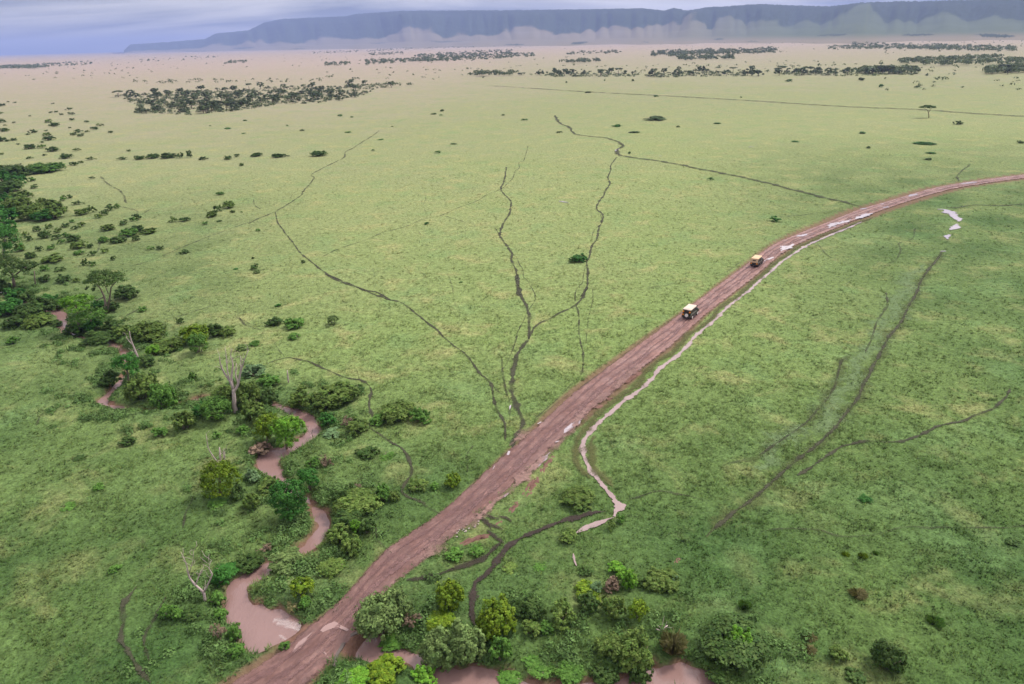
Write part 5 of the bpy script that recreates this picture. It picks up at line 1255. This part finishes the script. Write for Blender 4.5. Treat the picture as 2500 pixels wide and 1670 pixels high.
# ------------------------------------------------------------------ leafy ground cover along the river banks
rgb = np.random.default_rng(88); Vs = []; Fs = []; Cs = []; off = 0; cnt = 0
cand = RIVER[rgb.integers(0, len(RIVER), 9000)]
ang = rgb.uniform(0, 6.28, len(cand)); rad = cand[:, 2] + .3 + 10 * rgb.random(len(cand)) ** 1.8
bx, by = cand[:, 0] + rad * np.cos(ang), cand[:, 1] + rad * np.sin(ang)
sb = lookup(RIV_D, bx, by, 30.); rb = lookup(ROAD_D, bx, by, 30.); dens_ = snoise(bx, by, 8, 91) + .5 * snoise(bx, by, 3.5, 92)
sel = (sb > .35) & (sb < 12) & (rb > 1.0) & (dens_ > -.12 + .05 * sb) & (np.hypot(bx, by) < 230)
for X_, Y_ in zip(bx[sel], by[sel]):
    dn = float(snoise(X_, Y_, 8, 91)); zz = float(H(X_, Y_)); sw = float(lookup(RIV_D, X_, Y_, 30.)); h = (rgb.uniform(.25, .7) + max(0, dn) * rgb.uniform(.2, 1.6)) * (.35 + .65 * float(sstep(.4, 2.8, sw))); w = rgb.uniform(.7, 1.6) + max(0, dn) * 1.2; m_ = int(40 + 60 * max(0, dn))
    dd = rgb.normal(size=(m_, 3)); dd /= np.linalg.norm(dd, axis=1)[:, None]; dd[:, 2] = np.abs(dd[:, 2])
    C = np.array([X_, Y_, zz]) + dd * np.array([w * .5, w * .5, h]) * rgb.uniform(.55, 1, (m_, 1))
    v, f, c = leaves(C, dd, .14, rgb, np.zeros(m_, int), 1, .5, zz - .05); Vs.append(v); Fs.append(f + off); Cs.append(c); off += len(v)
add('ground_cover', mesh_np('ground_cover', np.vstack(Vs), np.vstack(Fs), 4, {'Col': np.vstack(Cs)}), LEAF['hb'], kind='stuff', label='low leafy green ground cover along the river banks')

# ------------------------------------------------------------------ grass blades
mask = np.full(XX.shape, 30.0)
for c_, w_ in CLEAR:
    w_ = np.atleast_1d(w_) * np.ones(len(c_))
    # densify
    seg = np.linalg.norm(np.diff(c_, axis=0), axis=1)
    P = [c_[:1]]; Wd = [w_[:1]]
    for i in range(len(c_) - 1):
        k = max(1, int(seg[i] / .5)); t = (np.arange(1, k + 1) / k)[:, None]
        P.append(c_[i] * (1 - t) + c_[i + 1] * t); Wd.append(w_[i] * (1 - t[:, 0]) + w_[i + 1] * t[:, 0])
    g_ = stamp(np.vstack(P), np.concatenate(Wd), 1.0); np.minimum(mask, g_, out=mask)
rg = np.random.default_rng(77); NT_ = 260000
az = rg.uniform(-.97, .97, NT_); uu = rg.random(NT_)
A1 = (85 ** 2 - 30 ** 2) / 2; A2 = 85 ** 2 * math.log(420 / 85)
tot = A1 + A2; near = uu < A1 / tot
rr_ = np.where(near, np.sqrt(30 ** 2 + 2 * uu * tot), 85 * np.exp(np.clip((uu * tot - A1), 0, None) / 85 ** 2))
x = rr_ * np.sin(az); y = rr_ * np.cos(az)
dm = lookup(mask, x, y, 30.0); dr = lookup(ROAD_D, x, y, 30.0); dw = lookup(RIV_D, x, y, 30.0)
sc = np.maximum(1, rr_ / 95) ** .35
thick = snoise(x, y, 9, 71) + .6 * snoise(x, y, 3.5, 72)
ok = (dm > .12 * sc) & (dr > -.35 + .5 * rg.random(NT_)) & (dw > -.1) & (rg.random(NT_) < (.62 + .4 * thick) * (.30 + .70 * sstep(200, 85, rr_)) * sstep(400, 240, rr_))
x, y, rr_, sc, thick, dw = x[ok], y[ok], rr_[ok], sc[ok], thick[ok], dw[ok]
n = len(x); zt = H(x, y)
NB = 5
hgt_ = sc * (.15 + .15 * rg.random(n) + .10 * np.clip(thick, -1, 1)) * (1 + .8 * sstep(5, .5, dw))
base = np.repeat(np.column_stack([x, y, zt - .03]), NB, axis=0)
a = rg.uniform(0, 6.28, n * NB); q = np.repeat(sc, NB) * .16 * np.sqrt(rg.random(n * NB)); d = np.column_stack([np.cos(a), np.sin(a)])
hb = np.repeat(hgt_, NB) * rg.uniform(.6, 1.2, n * NB); ln = hb * rg.uniform(.5, 1.3, n * NB); wdt = np.repeat(sc, NB) * rg.uniform(.035, .07, n * NB)
b0 = base + np.column_stack([d * q[:, None], np.zeros(n * NB)]); sdv = np.column_stack([-d[:, 1], d[:, 0], np.zeros(n * NB)]) * wdt[:, None]
tip = b0 + np.column_stack([d * ln[:, None], hb])
V = np.stack([b0 - sdv, b0 + sdv, tip], axis=1).reshape(-1, 3)
lu = np.repeat(lush_vignette_amount(x, y), NB * 3)
tone = np.repeat(np.clip(.98 + .18 * rg.normal(size=n), .5, 1.6), NB)[:, None] * np.column_stack([rg.uniform(.85, 1.15, n * NB), rg.uniform(.92, 1.08, n * NB), rg.uniform(.8, 1.1, n * NB)])
colr = np.repeat(np.column_stack([tone, np.ones(n * NB)]), 3, axis=0)
me = mesh_np('grass', V, np.arange(len(V)).reshape(-1, 3), 3, {'Col': colr, 'lush_vignette': lu})
add('grass', me, MAT_BLADES, kind='stuff', label='short tufted savanna grass')

# ------------------------------------------------------------------ safari vehicles
def plain(name, col, rough=.5, spec=.5, metal=0.0, dirt=0.0):
    s = NT(name); c = col
    if dirt:
        n1 = s.noise(s.n('ShaderNodeTexCoord').outputs['Object'], 1.6, 4, .7)
        c = s.mix(s.math('MULTIPLY', s.rng(n1, .4, .75), dirt), col, (.28, .16, .12))
    return s.done(s.pbr(c, rough, None, spec, metal))
MV = {'green': plain('dark_green_paint', (.012, .030, .018), .35, .5, 0, .45), 'black': plain('blackish_green_paint', (.012, .016, .018), .35, .5, 0, .25), 'cream': plain('cream_canvas', (.60, .50, .42), .8, .2, 0, .2),
      'beige': plain('beige_canvas', (.62, .44, .28), .85, .2, 0, .15), 'glass': plain('dark_glass', (.02, .025, .03), .08, .6), 'rubber': plain('tyre_rubber', (.02, .018, .017), .9, .2, 0, .4),
      'white': plain('white_rim', (.72, .68, .64), .45, .5, 0, .2), 'orange': plain('orange_lamp', (.85, .28, .02), .3, .5), 'metal': plain('dark_steel', (.05, .05, .05), .5, .5, .6), 'lamp': plain('clear_lamp', (.7, .7, .65), .15, .6), 'silver': plain('grey_stripe', (.35, .37, .35), .4, .5)}
def bbox_mesh(name, x0, x1, y0, y1, z0, z1, bev=.03, taper=None, seg=2):
    bm = bmesh.new(); bmesh.ops.create_cube(bm, size=1)
    for v in bm.verts:
        v.co = Vector((x0 + (v.co.x + .5) * (x1 - x0), y0 + (v.co.y + .5) * (y1 - y0), z0 + (v.co.z + .5) * (z1 - z0)))
    if taper:
        zm = (z0 + z1) / 2; cx, cy = (x0 + x1) / 2, (y0 + y1) / 2
        for v in bm.verts:
            if v.co.z > zm: v.co.x = cx + (v.co.x - cx) * taper[0]; v.co.y = v.co.y + (taper[1] if v.co.y < cy else taper[2])
    if bev: bmesh.ops.bevel(bm, geom=list(bm.edges), offset=bev, segments=seg, affect='EDGES', profile=.6)
    me = bpy.data.meshes.new(name); bm.to_mesh(me); bm.free()
    return me
def cyl_x(name, r, w, x, y, z, seg=20, bev=.03, inner=0):
    bm = bmesh.new(); bmesh.ops.create_cone(bm, cap_ends=True, segments=seg, radius1=r, radius2=r, depth=w)
    if bev: bmesh.ops.bevel(bm, geom=[e for e in bm.edges if abs(e.verts[0].co.z - e.verts[1].co.z) < 1e-6], offset=bev, segments=2, affect='EDGES')
    bmesh.ops.rotate(bm, verts=bm.verts, cent=(0, 0, 0), matrix=Matrix.Rotation(math.pi / 2, 3, 'Y'))
    bmesh.ops.translate(bm, verts=bm.verts, vec=(x, y, z)); me = bpy.data.meshes.new(name); bm.to_mesh(me); bm.free(); return me
def cyl_y(name, r, w, x, y, z, seg=20, bev=.02):
    bm = bmesh.new(); bmesh.ops.create_cone(bm, cap_ends=True, segments=seg, radius1=r, radius2=r, depth=w)
    if bev: bmesh.ops.bevel(bm, geom=[e for e in bm.edges if abs(e.verts[0].co.z - e.verts[1].co.z) < 1e-6], offset=bev, segments=2, affect='EDGES')
    bmesh.ops.rotate(bm, verts=bm.verts, cent=(0, 0, 0), matrix=Matrix.Rotation(math.pi / 2, 3, 'X'))
    bmesh.ops.translate(bm, verts=bm.verts, vec=(x, y, z)); me = bpy.data.meshes.new(name); bm.to_mesh(me); bm.free(); return me
def body_mesh(name):
    """lower body with bonnet, +Y is forward; wheel arches cut into the side outline"""
    prof = [(-2.25, .62), (-1.72, .62)]
    for k in range(7): a = math.pi - math.pi * k / 6; prof.append((-1.25 + .47 * math.cos(a), .62 + .36 * math.sin(a)))
    prof += [(.95, .55)]
    for k in range(7): a = math.pi - math.pi * k / 6; prof.append((1.45 + .47 * math.cos(a), .60 + .38 * math.sin(a)))
    prof += [(2.2, .62), (2.25, 1.02), (2.12, 1.16), (1.05, 1.24), (-2.25, 1.24)]
    bm = bmesh.new(); vs_ = [bm.verts.new((-.90, y, z)) for y, z in prof]; f = bm.faces.new(vs_)
    r_ = bmesh.ops.extrude_face_region(bm, geom=[f]); bmesh.ops.translate(bm, verts=[v for v in r_['geom'] if isinstance(v, bmesh.types.BMVert)], vec=(1.8, 0, 0))
    bmesh.ops.recalc_face_normals(bm, faces=bm.faces)
    me = bpy.data.meshes.new(name); bm.to_mesh(me); bm.free(); return me
def vehicle(loc, rz, paint, roof, style, label):
    v = empty('safari_vehicle', loc, rz, label=label, category='safari vehicle')
    P = MV[paint]; R_ = MV[roof]
    body = add('body', body_mesh('body'), P, v)
    add('bonnet', bbox_mesh('bonnet', -.72, .72, 1.10, 2.10, 1.22, 1.34, .05, (.94, 0, -.04)), P, v)
    add('side_stripe', bbox_mesh('side_stripe', .902, .912, -2.1, 1.0, 1.12, 1.17, 0), MV['silver'], body)
    add('side_stripe', bbox_mesh('side_stripe', -.912, -.902, -2.1, 1.0, 1.12, 1.17, 0), MV['silver'], body)
    # cabin: pillars and dark interior box with open sides
    add('cabin', bbox_mesh('cabin', -.80, .80, -2.15, .92, 1.243, 2.02, .04, (.93, .02, -.22)), P if style == 1 else MV['black'], v)
    for sgn in (-1, 1):
        for (a, b) in ((-1.98, -1.10), (-.98, -.15), (-.05, .60)):
            w = add('window', bbox_mesh('window', sgn * .80 - .02, sgn * .80 + .02, a, b, 1.36, 1.90, .01), MV['glass'], v)
            add('frame', bbox_mesh('frame', sgn * .80 - .03, sgn * .80 + .03, a - .06, a - .01, 1.30, 1.95, .008), P, w)
        d_ = add('door', bbox_mesh('door', sgn * .905 - .012, sgn * .905 + .012, -.02, .92, .68, 1.10, .008), P, v)
        add('handle', bbox_mesh('handle', sgn * .93 - .015, sgn * .93 + .015, .06, .2, 1.02, 1.06, .006), MV['metal'], d_)
        add('mirror', bbox_mesh('mirror', sgn * 1.02 - .09, sgn * 1.02 + .09, .86, .94, 1.32, 1.56, .02), MV['black'], v)
        add('running_board', bbox_mesh('running_board', sgn * .93 - .08, sgn * .93 + .08, -.72, .92, .46, .52, .012), MV['metal'], v)
        add('headlight', cyl_y('headlight', .12, .06, sgn * .62, 2.25, .92), MV['lamp'], v)
        for wy in (-1.25, 1.45):
            wh = add('wheel', cyl_x('wheel', .12, .30, sgn * .78, wy, .40, 12, .01), MV['metal'], v)
            add('tyre', cyl_x('tyre', .40, .25, sgn * .78, wy, .40, 24, .05), MV['rubber'], wh)
            add('rim', cyl_x('rim', .27, .05, sgn * .905, wy, .40, 20, .012), MV['white'] if style == 1 else MV['metal'], wh)
    add('windscreen', bbox_mesh('windscreen', -.70, .70, .80, .86, 1.34, 1.92, .01, (.93, -.15, -.15)), MV['glass'], v)
    # roof
    add('roof', bbox_mesh('roof', -.86, .86, -2.28, .95, 2.02, 2.20, .07, (.95, .03, -.05), 3), R_, v)
    add('roof_hatch', bbox_mesh('roof_hatch', -.62, .62, -1.85, .35, 2.19, 2.24, .02), R_, v)
    add('bumper', bbox_mesh('bumper', -.88, .88, -2.40, -2.26, .52, .72, .03), MV['metal'], v)
    add('bumper', bbox_mesh('bumper', -.88, .88, 2.26, 2.42, .55, .76, .03), MV['metal'], v)
    if style == 1:
        add('snorkel', bbox_mesh('snorkel', .82, .92, .82, .92, 1.2, 2.28, .02), MV['black'], v)
        add('rear_window', bbox_mesh('rear_window', -.55, .55, -2.19, -2.13, 1.40, 1.88, .01), MV['glass'], v)
        sw = add('spare_wheel', cyl_y('spare_wheel', .40, .22, .12, -2.38, 1.02, 24, .05), MV['rubber'], v)
        add('cover', cyl_y('cover', .36, .06, .12, -2.51, 1.02, 24, .02), MV['white'], sw)
        for (x_, z_) in ((-.66, 1.66), (.64, 1.66), (-.70, 1.02)):
            add('lamp', bbox_mesh('lamp', x_ - .15, x_ + .15, -2.31, -2.18, z_ - .15, z_ + .15, .04), MV['orange'], v)
    else:
        rc = add('rear_canvas', bbox_mesh('rear_canvas', -.85, .85, -2.31, -2.16, 1.16, 2.04, .03), R_, v)
        add('rear_window', bbox_mesh('rear_window', -.38, .38, -2.33, -2.30, 1.58, 1.84, .01), MV['glass'], rc)
        for x_ in (-.66, .66): add('lamp', bbox_mesh('lamp', x_ - .15, x_ + .15, -2.33, -2.2, .82, 1.06, .04), MV['orange'], v)
        add('side_canvas', bbox_mesh('side_canvas', -.87, -.84, -2.2, -1.2, 1.25, 2.04, .01), R_, rc)
    return v
def road_heading(p):
    d = np.hypot(ROAD_C[:, 0] - p[0], ROAD_C[:, 1] - p[1]); i = int(d.argmin()); t = ROAD_C[i + 4] - ROAD_C[i - 4]
    return math.atan2(-t[0], t[1])
p = on_plane(*zpx('7', 668, 1335), 0.2); vehicle((p[0], p[1], road_z(p[0], p[1]) - .03), road_heading(p), 'green', 'cream', 1, 'dark green safari vehicle with cream roof and white spare wheel, nearer one on the road')
p = on_plane(*zpx('7', 1935, 358), 0.2); vehicle((p[0], p[1], road_z(p[0], p[1]) - .03), road_heading(p), 'black', 'beige', 2, 'black safari vehicle with beige canvas roof and back, farther one on the road')

# ------------------------------------------------------------------ haze
hz = 32000.0
bm = bmesh.new(); bmesh.ops.create_cube(bm, size=1)
zt, zb = HILL_TOP + 25, -9.5
for v_ in bm.verts: v_.co = Vector((v_.co.x * 2 * hz * 1.03, v_.co.y * 2 * hz * 1.03, zb if v_.co.z < 0 else zt))
me = bpy.data.meshes.new('haze'); bm.to_mesh(me); bm.free()
mh = bpy.data.materials.new('haze_air'); mh.use_nodes = True; t_ = mh.node_tree; t_.nodes.clear()
o_ = t_.nodes.new('ShaderNodeOutputMaterial'); pv = t_.nodes.new('ShaderNodeVolumePrincipled')
pv.inputs['Color'].default_value = (0.43, 0.53, 0.95, 1); pv.inputs['Density'].default_value = HAZE_D; pv.inputs['Anisotropy'].default_value = 0.0
t_.links.new(pv.outputs[0], o_.inputs['Volume'])
add('haze', me, mh, kind='stuff', label='thin bluish haze over the plain')
